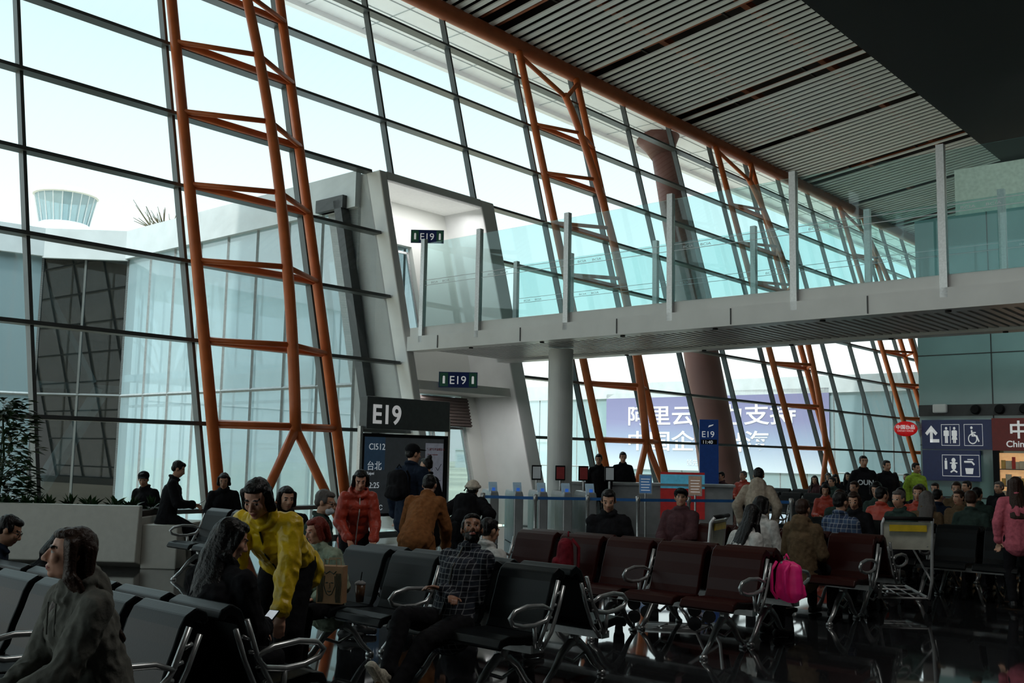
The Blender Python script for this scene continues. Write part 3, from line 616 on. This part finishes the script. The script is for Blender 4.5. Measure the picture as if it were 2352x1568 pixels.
mb=MB(); mb.box((0,-1.0,-.04),(.12,.95,.06)); O('door_frame',mb,black,parent=S_)
for j in range(5):
    mb=MB(); mb.box((.12,-.9+.36*j,0),(3.6,-.88+.36*j,.05)); O('shelf',mb,dgrey,parent=S_)
pk=[mat('red_box',(.5,.03,.02),.5),mat('gold_box',(.6,.35,.08),.5),mat('cream_box',(.6,.5,.35),.5)]
for j in range(5):
    x=.16
    while x<.9:
        ww=random.uniform(.07,.13); hh=random.uniform(.14,.26); mb=MB(); mb.box((0,0,0),(ww-.01,hh,.04)); O('gift_box',mb,random.choice(pk),M=SH@TR((x,-.879+.36*j,.002)),label='small packaged goods box on the lit shop shelf',cat='box',group='packaged goods on the shop shelves'); x+=ww
RS=face_M(F@V((13.45,-7.10,2.42)),F3@V((-1,-.15,0)))@Matrix.Scale(.72,4); S_=thing('oval_shop_sign',RS,'red oval shop sign with white writing on a wall bracket','sign')
mb=MB(); mb.ell((0,0,0),(.36,.24,.05),n=28,h=8); O('sign_panel',mb,mat('bright_red_sign',(.62,.01,.012),.35,em=.25),parent=S_,smooth=True); text('中国商品',.145,wtx,TR((0,.0,.052)),S_,align='CENTER',bold=.003); text('CATHAY HOUSE',.065,wtx,TR((0,-.09,.052)),S_,align='CENTER')
mb=MB(); mb.tube([(.2,0,-.03),(.45,0,-.3)],.02); O('bracket',mb,steel,parent=S_)

# ================================================================ EXTERIOR
J_=thing('jet_bridge',F,'grey and glass boarding bridge building outside the glass wall','boarding bridge')
def wallp(pts,z0,z1,nb,parent,dark=False,fa=.85):
    (x0,y0),(x1,y1)=pts; a=V((x0,y0,0)); b_=V((x1,y1,0)); d=(b_-a); n_=V((d.y,-d.x,0)).normalized()
    mb=MB(); mb.quad(a+V((0,0,z0)),b_+V((0,0,z0)),b_+V((0,0,z1-fa)),a+V((0,0,z1-fa))); O('glass_wall',mb,gdark if dark else gjet,parent=parent,fix=False)
    mb=MB(); mb.prism([a+V((0,0,z1-fa)),b_+V((0,0,z1-fa)),b_-n_*.15+V((0,0,z1-fa)),a-n_*.15+V((0,0,z1-fa))],(0,0,fa))
    for i in range(1,nb): p=a+d*(i/nb); mb.tube([p+V((0,0,z1-fa)),p+V((0,0,z1))],.018,n=4,mi=1)
    O('parapet',mb,[wgrey,frame],parent=parent)
    mb=MB()
    for i in range(nb+1): p=a+d*(i/nb); mb.tube([p+V((0,0,z0)),p+V((0,0,z1-fa))],.045,n=4)
    for z in (z0+.1,(z0+z1)/2-.3): mb.tube([a+V((0,0,z)),b_+V((0,0,z))],.05,n=4)
    O('mullion',mb,frame if dark else mat('mid_grey_panel',(.26,.29,.30),.5),parent=parent)
wallp(((5.0,2.3),(5.0,13)),-1.2,8.15,8,J_)
wallp(((8.9,2.3),(8.9,13)),-1.2,8.15,8,J_)
wallp(((5.0,13),(3.2,14.7)),-1.2,8.15,2,J_,dark=True,fa=.9)
wallp(((3.2,14.7),(-9,16.9)),-1.2,8.15,8,J_)
wallp(((8.9,13),(8.9,24)),-1.2,8.15,7,J_)
mb=MB(); pl_=[(5,2.3),(8.9,2.3),(8.9,24),(-9,24),(-9,16.9),(3.2,14.7),(5,13)]
mb.prism([(x,y,7.9) for x,y in pl_],(0,0,.15)); mb.prism([(x,y,-1.4) for x,y in pl_],(0,0,.2)); mb.box((5.05,2.3,3.6),(8.85,13,3.8)); O('roof_and_floor',mb,wgrey,parent=J_)
mb=MB(); 
for a,b_ in (((2.9,15.2,-1.2),(5.2,14.6,3.4)),((5.2,15.4,3.6),(2.9,15.6,7.6))): mb.tube([a,b_],.25,n=4,mi=1)
mb.box((3.2,15.0,3.4),(6,18,3.6),1); mb.box((2.6,17.0,-1.2),(7.4,17.2,7.9),0); mb.box((3.1,15,1),(3.2,17,7.9),0)  # black sheets added behind the glass, standing in for interior darkness
O('stairs_and_dark_backing',mb,[black,mat('mid_grey_panel')],parent=J_)
mb=MB()
for i in range(6): mb.tube([(8.0,3+1.8*i,3.8),(8.0,3.9+1.8*i,7.8)],.09,n=6)
O('inner_truss',mb,wgrey,parent=J_)
mb=MB(); mb.quad((5.0,-.1,0),(5.0,2.3,0),(5.0,2.5,8.1),(5.0,2.1,8.1)); O('end_panel',mb,wgrey,parent=J_,fix=False)
mb=MB(); mb.box((4.72,.75,.3),(4.95,1.0,7.5),0,lean=.26); mb.box((4.72,2.6,7.3),(4.95,3.6,7.6)); O('drain_pipe',mb,dgrey,parent=J_)
K_=thing('jet_bridge',F,'pale glazed boarding bridge carrying a large advertising banner','boarding bridge')
wallp(((46,3.5),(46,34)),-4,6.6,18,K_,fa=1.0); mb=MB(); mb.box((46.2,3.5,-4),(52,34,-3.8)); mb.box((46.1,3.5,6.2),(52,34,6.4)); mb.box((51.8,3.5,-4),(52,34,6.4)); O('roof_and_floor',mb,white,parent=K_)
BM=face_M(F@V((45.85,24.6,.9)),F3@V((-1,0,0)))
S_=thing('advertising_banner',BM,'large purple and blue advertising banner with white Chinese writing','banner')
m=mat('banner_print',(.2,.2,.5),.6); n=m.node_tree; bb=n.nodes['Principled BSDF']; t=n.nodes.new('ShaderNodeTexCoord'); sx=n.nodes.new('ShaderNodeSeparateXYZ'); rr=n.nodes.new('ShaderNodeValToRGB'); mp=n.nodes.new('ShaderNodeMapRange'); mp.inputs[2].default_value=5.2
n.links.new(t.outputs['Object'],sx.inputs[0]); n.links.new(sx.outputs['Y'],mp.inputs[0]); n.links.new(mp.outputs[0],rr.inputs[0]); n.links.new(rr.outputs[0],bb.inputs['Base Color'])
rr.color_ramp.elements[0].color=(.50,.57,.64,1); rr.color_ramp.elements[1].color=(.17,.165,.30,1); q=rr.color_ramp.elements.new(.35); q.color=(.27,.33,.46,1); q=rr.color_ramp.elements.new(.6); q.color=(.21,.21,.36,1)  # print colours greyed, with outdoor haze painted into them
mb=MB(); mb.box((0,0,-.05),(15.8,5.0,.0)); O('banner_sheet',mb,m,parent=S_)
btx=mat('banner_lettering',(.70,.73,.76),.6,var=.02)
text('阿里云全力支持',1.35,btx,TR((1.7,3.0,.02)),S_,sx=1.28,bold=.02); text('中国企业出海',1.35,btx,TR((1.7,1.35,.02)),S_,sx=1.28,bold=.02)
text('领先技术产品',.42,btx,TR((6.3,.35,.02)),S_)
def farbox(name,x,y,sx_,sy_,h_,m_,lab,cat):
    mb=MB(); mb.box((-sx_/2,-sy_/2,0),(sx_/2,sy_/2,h_),0); k=int(sx_/6)
    for i in range(k): mb.box((-sx_/2+sx_*i/k+1,-sy_/2-.05,h_*.35),(-sx_/2+sx_*(i+1)/k-1,-sy_/2,h_*.75),1)
    mb.box((-sx_/2-.5,-sy_/2-.5,h_),(sx_/2+.5,sy_/2+.5,h_+.6),0)
    O(name,mb,[m_,wgrey],M=TR((x,y,-4.5)),label=lab,cat=cat)
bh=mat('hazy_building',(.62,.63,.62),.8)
farbox('hangar',-150,420,120,40,9,bh,'long low pale hangar across the airfield','building'); farbox('hangar',20,480,90,40,8,bh,'long low pale hangar across the airfield','building'); farbox('hangar',-60,330,40,20,7,bh,'low pale airfield building','building'); farbox('terminal_building',60,300,130,30,10,bh,'pale low terminal building beyond the apron','building')
o=thing('control_tower',TR((-92,200,-4.5)),'pale airport control tower with flared glass cab','tower')
mb=MB(); mb.lathe([(3.2,0),(3.0,38),(4.5,40),(4.6,40.2)],n=20); O('tower_shaft',mb,bh,parent=o)
mb=MB(); mb.lathe([(4.6,40.2),(7.2,46.8)],n=20); mb.lathe([(4.6,51.2),(5.9,56.8)],n=20); O('cab_glass',mb,gjet,parent=o)
mb=MB(); mb.lathe([(7.2,46.8),(7.6,47),(7.4,48.2),(5.4,50.6),(4.6,51.2)],n=20); mb.lathe([(5.9,56.8),(6.3,57),(5.9,58),(2,58.8)],n=20); O('cab_ring',mb,bh,parent=o)
mb=MB()
for k in range(20):
    a=2*PI*k/20; mb.tube([(4.7*math.cos(a),4.7*math.sin(a),51),(5.9*math.cos(a),5.9*math.sin(a),57)],.12,n=4); mb.tube([(4.6*math.cos(a),4.6*math.sin(a),40),(7.4*math.cos(a),7.4*math.sin(a),47)],.14,n=4)
O('mullion',mb,wgrey,parent=o)
mb=MB(); mb.tube([(0,0,0),(0,0,16)],[.4,.15])
for k in range(70):
    a=random.uniform(0,6.28); z=random.uniform(12,20); r_=random.uniform(1,3.4); mb.tube([(0,0,z-3),(r_*.6*math.cos(a),r_*.6*math.sin(a),z),(r_*math.cos(a),r_*math.sin(a),z+random.uniform(.3,1.5))],[.10,.06,.03],n=4)
    for q in range(7): x_,y_,z_=r_*math.cos(a),r_*math.sin(a),z+.6; mb.tube([(x_*.8,y_*.8,z_-.5),(x_+random.uniform(-.8,.8),y_+random.uniform(-.8,.8),z_+random.uniform(-.4,1.0))],[.04,.015],n=4)
O('tree',mb,mat('tree_bark',(.14,.12,.08),.9),M=TR((-21.3,62,-4.5)),label='sparse bare tree beyond the boarding bridge',cat='tree')
def truck(x,y,c,yaw):
    mb=MB(); mb.box((-2.2,-.9,.5),(2.2,.9,.9),1); mb.box((-2.2,-.9,.9),(.8,.9,2.2),0); mb.box((1,-.9,.9),(2.2,.9,2.0),0); mb.box((1.5,-.92,1.4),(2.1,.92,1.9),1)
    for a in (-1.4,1.4):
        for b_ in (-.9,.9): mb.tube([(a,b_-.1,.45),(a,b_+.1,.45)],.45,n=12,mi=1)
    O('service_truck',mb,[c,dgrey],M=TR((x,y,-4.5))@RZ(yaw),label='airport service truck parked on the apron',cat='truck')
truck(-13,50,mat('yellow_paint',(.6,.45,.05),.5),20); truck(-17,64,white,80); truck(-8,58,white,10); truck(-30,80,mat('yellow_paint'),0)
# ================================================================ FURNITURE
def seat_meshes(lm):
    mb=MB(); mb.ribbon([(.13,.435),(.22,.425),(.36,.43),(.48,.445),(.555,.435),(.585,.395)],[.03,.055,.06,.06,.055,.035],-.255,.255); a=mesh('seat',mb,[lm])
    mb=MB(); mb.ribbon([(.165,.44),(.125,.50),(.095,.60),(.06,.70),(.035,.78),(.01,.825),(-.035,.85),(-.075,.835),(-.09,.80)],[.03,.05,.055,.05,.05,.055,.06,.05,.03],-.25,.25); b_=mesh('backrest',mb,[lm]); return a,b_
seatk=seat_meshes(leatherk); seatb=seat_meshes(leatherb)
mb=MB()
mb.tube([(0,.10,.61),(0,.20,.645),(0,.36,.655),(0,.48,.635),(0,.53,.595),(0,.50,.555),(0,.40,.53),(0,.28,.525),(0,.16,.545)],.017,closed=True,n=8)
mb.tube([(0,.03,.80),(0,.10,.62),(0,.17,.50),(0,.24,.38)],.016,n=6); mb.tube([(0,-.03,.76),(0,.03,.60),(0,.10,.46),(0,.20,.36)],.014,n=6)
for i in range(5): mb.tube([(0,.01+.045*i,.72-.08*i),(0,.06+.04*i,.70-.07*i)],.011,n=6)
mb.tube([(0,.28,.53),(0,.27,.38)],.016,n=6)
armm=mesh('armrest',mb,[alu],smooth=True)
mb=MB(); mb.tube([(0,.62,.03),(0,.52,.10),(0,.42,.21),(0,.32,.28),(0,.22,.28),(0,.12,.21),(0,.03,.10),(0,-.06,.03)],[.02,.024,.028,.034,.034,.028,.024,.02],n=8); mb.tube([(0,.27,.27),(0,.27,.36)],.04,n=8); mb.tube([(0,.44,.20),(0,.27,.14),(0,.10,.20)],.013,n=6)
for y in(.62,-.06): mb.lathe([(.035,0),(.035,.02),(.02,.035)],n=12,c=(0,y))
legm=mesh('leg',mb,[alu],smooth=True)
PT=.58
def bench(s,o_near,n,f,kind='k',M=None):
    lab={'k':'black leather beam seating bench with cast aluminium armrests','b':'dark maroon leather beam seating bench with aluminium armrests'}[kind]
    sm=seatk if kind=='k' else seatb
    if M is None: M=F@TR((s,o_near,0))@RZ(90) if f<0 else F@TR((s,o_near+(n-1)*PT,0))@RZ(-90)
    b_=thing('airport_bench',M,lab,'bench','beam seating benches in the gate lounge')
    for i in range(n):
        O('seat',sm[0],[],parent=b_,M=TR((i*PT,0,0)),bevel=.012); O('backrest',sm[1],[],parent=b_,M=TR((i*PT,0,0)),bevel=.014)
    for i in ([0,n] if n<4 else [0,n//2,n]): O('armrest',armm,[],parent=b_,M=TR((i*PT-PT/2,0,0)))
    for x in ((.0,(n-1)*PT) if n<5 else (0,(n-1)*PT/2,(n-1)*PT)): O('leg',legm,[],parent=b_,M=TR((x,0,0)))
    mb=MB(); mb.box((-PT/2,.225,.345),((n-1)*PT+PT/2,.315,.395)); O('beam',mb,alu,parent=b_)
    return b_
bench(-6.98,-10.68,5,-1); bench(-6.72,-10.68,5,1)
bench(-4.18,-10.72,4,-1); bench(-3.92,-10.72,4,1)
bench(-1.60,-10.98,5,-1,'b'); bench(-1.34,-10.98,5,1,'b')
bench(.85,-11.0,4,-1,'b'); bench(1.11,-11.0,4,1,'b')
bench(3.55,-12.4,6,-1); bench(3.81,-12.4,6,1)
bench(5.85,-12.4,6,-1); bench(6.11,-12.4,6,1)
for s in (8.5,11.0): bench(s,-9.8,6,-1)
for s in (13.5,16.5,20,24,28): bench(s,-6.6,8,-1)
bench(-2.2,-4.3,2,-1)
pl=thing('planter',W(-6.90,14.35,-3),'long white planter trough with a sloped front','planter')
mb=MB(); mb.prism([(-3.4,-.05,0),(-3.4,-.42,.10),(-3.4,-.36,.86),(-3.4,-.26,.86),(-3.4,-.26,.70),(-3.4,.9,.70),(-3.4,.9,0)],(5.25,0,0)); mb.box((1.85,-.25,0),(2.35,.9,.60)); O('trough',mb,mat('planter_white',(.50,.50,.45),.45,var=.05),parent=pl,bevel=.015)
mb=MB(); mb.box((-3.3,-.25,.70),(1.8,.88,.78)); O('soil',mb,mat('soil',(.03,.02,.015),.9),parent=pl)
lf=mat('dark_leaf',(.020,.055,.016),.45,var=.4,spec=.2)
def leaf(mb,p,d,L_,wd):
    d=d.normalized(); s_=d.cross(V((0,0,1))); s_=s_.normalized() if s_.length>.01 else V((1,0,0)); u=s_.cross(d)
    mb.add([p,p+d*L_*.5+s_*wd+u*.01,p+d*L_-V((0,0,.15*L_)),p+d*L_*.5-s_*wd+u*.01],[(0,1,2,3)])
for k in range(27):
    mb=MB(); 
    for q in range(26):
        a=random.uniform(0,6.28); el=random.uniform(.1,1.3); d=V((math.cos(a)*math.cos(el),math.sin(a)*math.cos(el),math.sin(el))); leaf(mb,V((0,0,0))+d*.04,d,random.uniform(.10,.24),.025)
    O('low_plant',mb,lf,M=W(-6.90,14.35,-3)@TR((-3.1+.185*k,random.uniform(-.12,.4),.77)),label='small leafy green plant in the white planter',cat='plant',group='low plants in the planter',fix=False)
mb=MB(); mb.tube([(0,0,0),(.04,.02,.7),(-.02,0,1.4)],[.03,.02,.012],n=6); 
for q in range(800):
    a=random.uniform(0,6.28); z=random.uniform(.05,1.55); r_=random.uniform(.05,.50)*(1.15-abs(z-.6)*.6); leaf(mb,V((r_*math.cos(a),r_*math.sin(a),z)),V((math.cos(a),math.sin(a),random.uniform(-.4,.5))),random.uniform(.12,.22),.045)
for q in range(14):
    a=random.uniform(0,6.28); z=random.uniform(.3,1.2); mb.tube([(0,0,z-.2),(.35*math.cos(a),.35*math.sin(a),z+.1)],.008,n=4)
O('ficus_tree',mb,lf,M=TR((-7.40,14.6,.77)),label='bushy dark green indoor tree growing in the white planter',cat='plant',fix=False)
SB=F@TR((1.6,-2.05,0))@Matrix.Rotation(PI/2,4,'X')
S_=thing('gate_display_stand',SB,'dark gate information stand with large header and flight screen','display stand')
mb=MB(); mb.box((.02,2.06,-.10),(2.05,2.62,.10)); O('header_panel',mb,mat('header_grey',(.07,.085,.088),.4),parent=S_,bevel=.01); text('E19',.46,wtx,TR((.13,2.16,.105)),S_,bold=.010)
mb=MB(); 
for x in (-.03,2.1): mb.box((x-.03,0,-.04),(x+.03,2.1 if x<0 else 2.3,.04))
mb.box((-.1,0,-.2),(2.2,.03,.2)); O('stand_frame',mb,steel,parent=S_)
mb=MB(); mb.box((.0,.55,-.05),(2.07,1.98,.05)); O('screen_housing',mb,black,parent=S_)
mb=MB(); mb.box((.03,.6,.05),(1.95,1.92,.056)); O('screen',mb,mat('screen_dark_grey',(.035,.042,.048),.3,em=.25),parent=S_)
mb=MB(); mb.box((.03,1.35,.057),(.5,1.92,.060)); O('screen_band',mb,mat('screen_blue',(.022,.048,.085),.3,em=.3),parent=S_)
mb=MB(); mb.box((1.48,.72,.057),(1.94,1.84,.062)); O('notice_panel',mb,mat('notice_print',(.28,.30,.36),.4,em=.2),parent=S_,bevel=.03)
stx=mat('screen_lettering',(.5,.56,.6),.5,em=.4,var=.01)
text('CI512',.155,stx,TR((.12,1.70,.062)),S_); text('台北',.17,stx,TR((.09,1.36,.062)),S_); text('Taipei',.07,stx,TR((.09,1.27,.062)),S_); text('12:25',.14,stx,TR((.08,1.04,.062)),S_); text('3 / 12℃',.12,stx,TR((.06,.66,.062)),S_)
rdm=mat('red_print',(.4,.05,.05),.5); text('"三超"行李温馨提示',.052,rdm,TR((1.51,1.71,.066)),S_); text('Warm reminder',.04,rdm,TR((1.53,1.62,.066)),S_)
mb=MB(); mb.tube([(1.53,1.35,.066),(1.66,1.35,.066),(1.66,1.44,.066),(1.53,1.44,.066)],.005,n=4,closed=True); mb.tube([(1.75,1.40,.066),(1.80,1.34,.066),(1.89,1.46,.066)],.006,n=4); mb.box((1.53,1.15,.063),(1.88,1.16,.067)); mb.box((1.53,1.08,.063),(1.83,1.09,.067)); O('notice_drawing',mb,black,parent=S_)
S_=thing('gate_totem',face_M((5.08,25.6,0),(-.15,-1,0)),'tall blue gate totem with number and clock','sign')
mb=MB(); mb.box((-.24,0,-.08),(.24,2.65,.08)); O('totem_body',mb,blue,parent=S_,bevel=.01); mb=MB(); mb.box((-.2,2.02,.081),(.2,2.14,.084)); O('clock_display',mb,black,parent=S_)
text('E19',.22,wtx,TR((-.19,2.2,.085)),S_); text('11:40',.12,wtx,TR((-.17,2.035,.088)),S_)
mb=MB(); mb.prism([(-.02,2.45,.085),(.10,2.50,.085),(.12,2.53,.085),(.0,2.50,.085)],(0,0,.002)); O('plane_symbol',mb,wtx,parent=S_)
mb=MB(); mb.box((-.35,0,-.2),(.35,.03,.2)); O('base_plate',mb,steel,parent=S_)
mb=MB(); mb.box((-.2,.12,.081),(.2,.5,.084)); O('green_panel',mb,mat('exit_green'),parent=S_)
gatew=mat('silver_panel',(.45,.47,.48),.32,.35,scale=5)
g=thing('boarding_gate',face_M((-.30,19.0,0),(.15,-1,0)),'silver automatic boarding gate pedestal with a reader screen','boarding gate','boarding gates at the counter')
mb=MB(); mb.prism([(-.09,0,-1.05),(.09,0,-1.05),(.09,.90,-1.05),(.07,.98,-1.05),(-.07,.98,-1.05),(-.09,.90,-1.05)],(0,0,1.2)); O('cabinet',mb,gatew,parent=g,bevel=.02)
mb=MB(); mb.prism([(-.08,.90,.0),(.08,.90,.0),(.08,1.12,-.12),(-.08,1.12,-.12)],(0,.02,.03)); O('reader',mb,mat('pale_blue_panel',(.35,.5,.6),.4,em=.12),parent=g)
mb=MB(); mb.box((-.03,.98,.045),(.03,1.04,.06)); O('status_light',mb,mat('blue_lamp',(.03,.12,.5),.4,em=.5),parent=g)
mb=MB(); mb.box((.13,.25,-.6),(.36,.85,-.585)); O('gate_flap',mb,gclr,parent=g)
for i in range(1,5): dup(g,face_M((-.30+.46*i,19.0+.02*i,0),(.15,-1,0)))
def postscreen(x,y,m_):
    S=thing('camera_pillar',face_M((x,y,0),(.1,-1,0)),'slim black camera pillar with a small screen','screen','camera pillars at the boarding gates')
    mb=MB(); mb.tube([(0,0,0),(0,1.2,0)],.025); O('pole',mb,steel,parent=S); mb=MB(); mb.box((-.1,1.16,-.03),(.1,1.46,.03)); O('screen_housing',mb,black,parent=S,bevel=.01); mb=MB(); mb.box((-.08,1.19,.031),(.08,1.43,.033)); O('screen',mb,m_,parent=S)
for x,m_ in ((.55,gtx),(1.03,rdm),(1.50,rdm),(2.03,gtx)): postscreen(x,20.40,m_)
S_=thing('gate_counter',face_M((2.95,22.0,0),(-.1,-1,0)),'grey gate service counter with red and blue front panels','counter')
mb=MB(); mb.box((-1.6,0,-.5),(1.9,1.05,0)); mb.box((-1.65,1.05,-.55),(1.95,1.1,.1)); O('counter_body',mb,gatew,parent=S_)
mb=MB(); mb.box((.35,.35,.001),(1.3,1.35,.03)); O('red_panel',mb,mat('red_panel',(.5,.03,.03),.5,em=.1),parent=S_); mb=MB(); mb.box((.35,1.0,.031),(1.3,1.3,.035)); O('cyan_panel',mb,mat('cyan_panel',(.08,.35,.5),.5,em=.3),parent=S_)
for x,y,m_ in ((2.72,20.1,'blue'),(3.62,19.6,'cream')):
    S=thing('notice_stand',face_M((x,y,0),(-.1,-1,0))@TR((0,-.0,0)),'notice board on a steel pole','sign','notice stands by the counter')
    mb=MB(); mb.tube([(0,0,0),(0,.95,0)],.02); mb.box((-.15,0,-.15),(.15,.02,.15)); O('pole',mb,steel,parent=S); mb=MB(); mb.box((-.13,.93,-.01),(.13,1.32,.01)); O('notice_board',mb,white,parent=S)
    mb=MB(); mb.box((-.115,.95,.011),(.115,1.30,.014)); O('notice_print',mb,mat('notice_blue',(.08,.2,.42),.5,em=.2) if m_=='blue' else mat('notice_orange',(.45,.30,.22),.5,em=.15),parent=S)
    mb=MB(); 
    for q in range(5): mb.box((-.09,1.0+.055*q,.0145),(.09-.02*(q%2),1.012+.055*q,.0155))
    O('notice_lines',mb,wtx,parent=S)
pos=[(-.45,17.4),(.45,17.2),(1.35,17.3),(2.2,17.2),(3.1,17.4),(4.0,17.6),(4.9,17.5),(-.75,18.6)]
bp=None; blt=mat('blue_belt',(.02,.14,.42),.6)
for i,(x,y) in enumerate(pos):
    if bp is None:
        bp=thing('belt_barrier_post',TR((x,y,0)),'steel queue post with a blue retractable belt','barrier post','queue posts in front of the gate')
        mb=MB(); mb.lathe([(.17,0),(.17,.02),(.04,.05),(.03,.06),(.03,.88),(.04,.89),(.04,.99),(.02,1.0)],n=20); O('post',mb,steel,parent=bp,smooth=True)
    else: dup(bp,TR((x,y,0)))
for (a,b_) in zip(pos[:6],pos[1:7]):
    mb=MB(); p=V((a[0],a[1],.93)); q=V((b_[0],b_[1],.93)); mb.add([p-V((0,0,.025)),q-V((0,0,.025)),q+V((0,0,.025)),p+V((0,0,.025))],[(0,1,2,3)]); O('barrier_belt',mb,blt,label='blue retractable belt stretched between queue posts',cat='barrier belt',group='belts between the queue posts',fix=False)
def trolley(x,y,yaw,lab):
    S=thing('luggage_trolley',W(x,y,yaw),lab,'trolley','luggage trolleys')
    mb=MB()
    for sx in(-.27,.27): mb.tube([(sx,.45,.20),(sx,-.30,.16),(sx,-.40,.35),(sx,-.46,.98),(sx*.96,-.50,1.04)],.018,n=8); mb.tube([(sx,-.40,.35),(sx*.8,.1,.72),(sx*.8,-.44,.74)],.011,n=6)
    for y_,z in((.45,.20),(.2,.19),(-.05,.175),(-.30,.16)): mb.tube([(-.27,y_,z),(.27,y_,z)],.011,n=6)
    for x_ in(-.13,0,.13): mb.tube([(x_,.45,.2),(x_,-.3,.16)],.008,n=6)
    mb.tube([(-.22,.1,.72),(.22,.1,.72)],.010,n=6); O('trolley_frame',mb,mat('trolley_chrome',(.65,.66,.66),.35,.2),parent=S,smooth=True)
    mb=MB(); mb.tube([(-.26,-.50,1.04),(.26,-.50,1.04)],.022,n=10); O('handle',mb,black,parent=S,smooth=True)
    mb=MB(); mb.prism([(-.25,-.435,.70),(.25,-.435,.70),(.27,-.475,1.0),(-.27,-.475,1.0)],(0,.02,0)); O('advert_panel',mb,mat('panel_cream',(.6,.6,.5),.5),parent=S)
    mb=MB(); mb.box((-.2,-.49,.90),(.2,-.475,.97)); O('yellow_label',mb,mat('yellow_label',(.7,.5,.03),.5),parent=S)
    for a,b_ in((-.26,-.28),(.26,-.28),(-.2,.42),(.2,.42)):
        mb=MB(); mb.tube([(a-.02,b_,.07),(a+.02,b_,.07)],.07,n=14); mb.tube([(a,b_,.07),(a,b_,.18)],.012,n=6); O('wheel',mb,black,parent=S)
    return S
trolley(4.42,11.6,-3,'steel luggage trolley with a cream panel and yellow label'); trolley(1.85,11.1,62,'steel luggage trolley parked beside the maroon seats')
S_=thing('paper_bag',W(-1.30,7.55,-12)@TR((0,0,.54)),'brown paper bag with a dark long-haired face emblem','bag')
kraft=mat('kraft_paper',(.32,.18,.09),.8); mb=MB(); mb.prism([(-.10,-.05,0),(.10,-.05,0),(.10,.05,0),(-.10,.05,0)],(0,0,.27)); O('bag_body',mb,kraft,parent=S_)
em=MB(); 
def c2(pts,r): em.tube([(x,-.052,z) for x,z in pts],r,n=4)
c2([(-.04,.20),(-.045,.13),(-.02,.07),(.0,.06),(.02,.07),(.045,.13),(.04,.20)],.003); c2([(-.03,.15),(-.012,.152)],.004); c2([(.012,.152),(.03,.15)],.004); c2([(0,.15),(.004,.115),(-.004,.112)],.002); c2([(-.014,.092),(0,.086),(.014,.092)],.004)
for k in range(4):
    for sx in(-1,1): c2([(sx*(.05+.011*k),.22),(sx*(.056+.011*k),.14),(sx*(.050+.011*k),.05),(sx*(.056+.010*k),.01)],.003)
c2([(-.05,.235),(-.03,.215),(0,.235),(.03,.215),(.05,.235)],.004); O('emblem',em,mat('emblem_green_black',(.015,.04,.03),.7),parent=S_)
mb=MB(); 
for y_ in(-.045,.045): mb.tube([(-.05,y_,.26),(-.045,y_,.32),(.045,y_,.32),(.05,y_,.26)],.003,n=5)
O('bag_handle',mb,kraft,parent=S_)
S_=thing('drink_cup',TR((-1.10,7.62,.54)),'iced drink in a clear plastic cup with a straw','cup'); mb=MB(); mb.lathe([(.028,0),(.04,.13)],n=16); O('cup_body',mb,mat('brown_drink',(.08,.04,.02),.3),parent=S_,smooth=True); mb=MB(); mb.lathe([(.042,.13),(.042,.14),(.02,.155)],n=16); O('lid',mb,mat('cup_lid',(.2,.2,.2)),parent=S_); mb=MB(); mb.tube([(0,0,.14),(.01,0,.22)],.004,n=6); O('straw',mb,black,parent=S_)
def backpack(M,m_,lab,s=1):
    S=thing('backpack',M@Matrix.Scale(s,4),lab,'backpack'); mb=MB(); mb.ecap((0,0,.14),(0,0,.34),(.15,.09),(.13,.075),side=(1,0,0)); mb.ecap((0,.09,.12),(0,.09,.2),(.11,.04),(.10,.03),side=(1,0,0)); O('bag_body',bake(mb,[m_],.010,3,amp=.012),[],parent=S)
    mb=MB()
    for sx in(-.08,.08): mb.tube([(sx,-.07,.40),(sx,-.13,.33),(sx,-.13,.15),(sx,-.07,.08)],.014,n=6)
    mb.tube([(-.03,-.03,.43),(0,-.03,.47),(.03,-.03,.43)],.008,n=6); O('strap',mb,m_,parent=S,smooth=True)
backpack(W(2.48,8.95,-60)@TR((0,0,.36)),mat('hot_pink_nylon',(.80,.02,.20),.5,em=.05),'hot pink backpack resting on the end of the maroon bench')
backpack(W(-1.35,12.12,150)@TR((0,.0,1.02)),kblack,'black backpack worn on a standing man\'s back',1.05)
backpack(W(-.50,11.60,165)@TR((0,0,.80)),kblack,'black backpack worn by a person in a fur hat',1.0)
backpack(F@TR((-1.95,-9.3,.45))@RZ(40),cloth('dark_red_nylon',(.16,.012,.02)),'dark red bag on a maroon seat',1.0)
backpack(F@TR((1.4,-9.0,.45))@RZ(20),kpink,'pink bag on a maroon seat',.9)
bpy.data.scenes.remove(tmp)
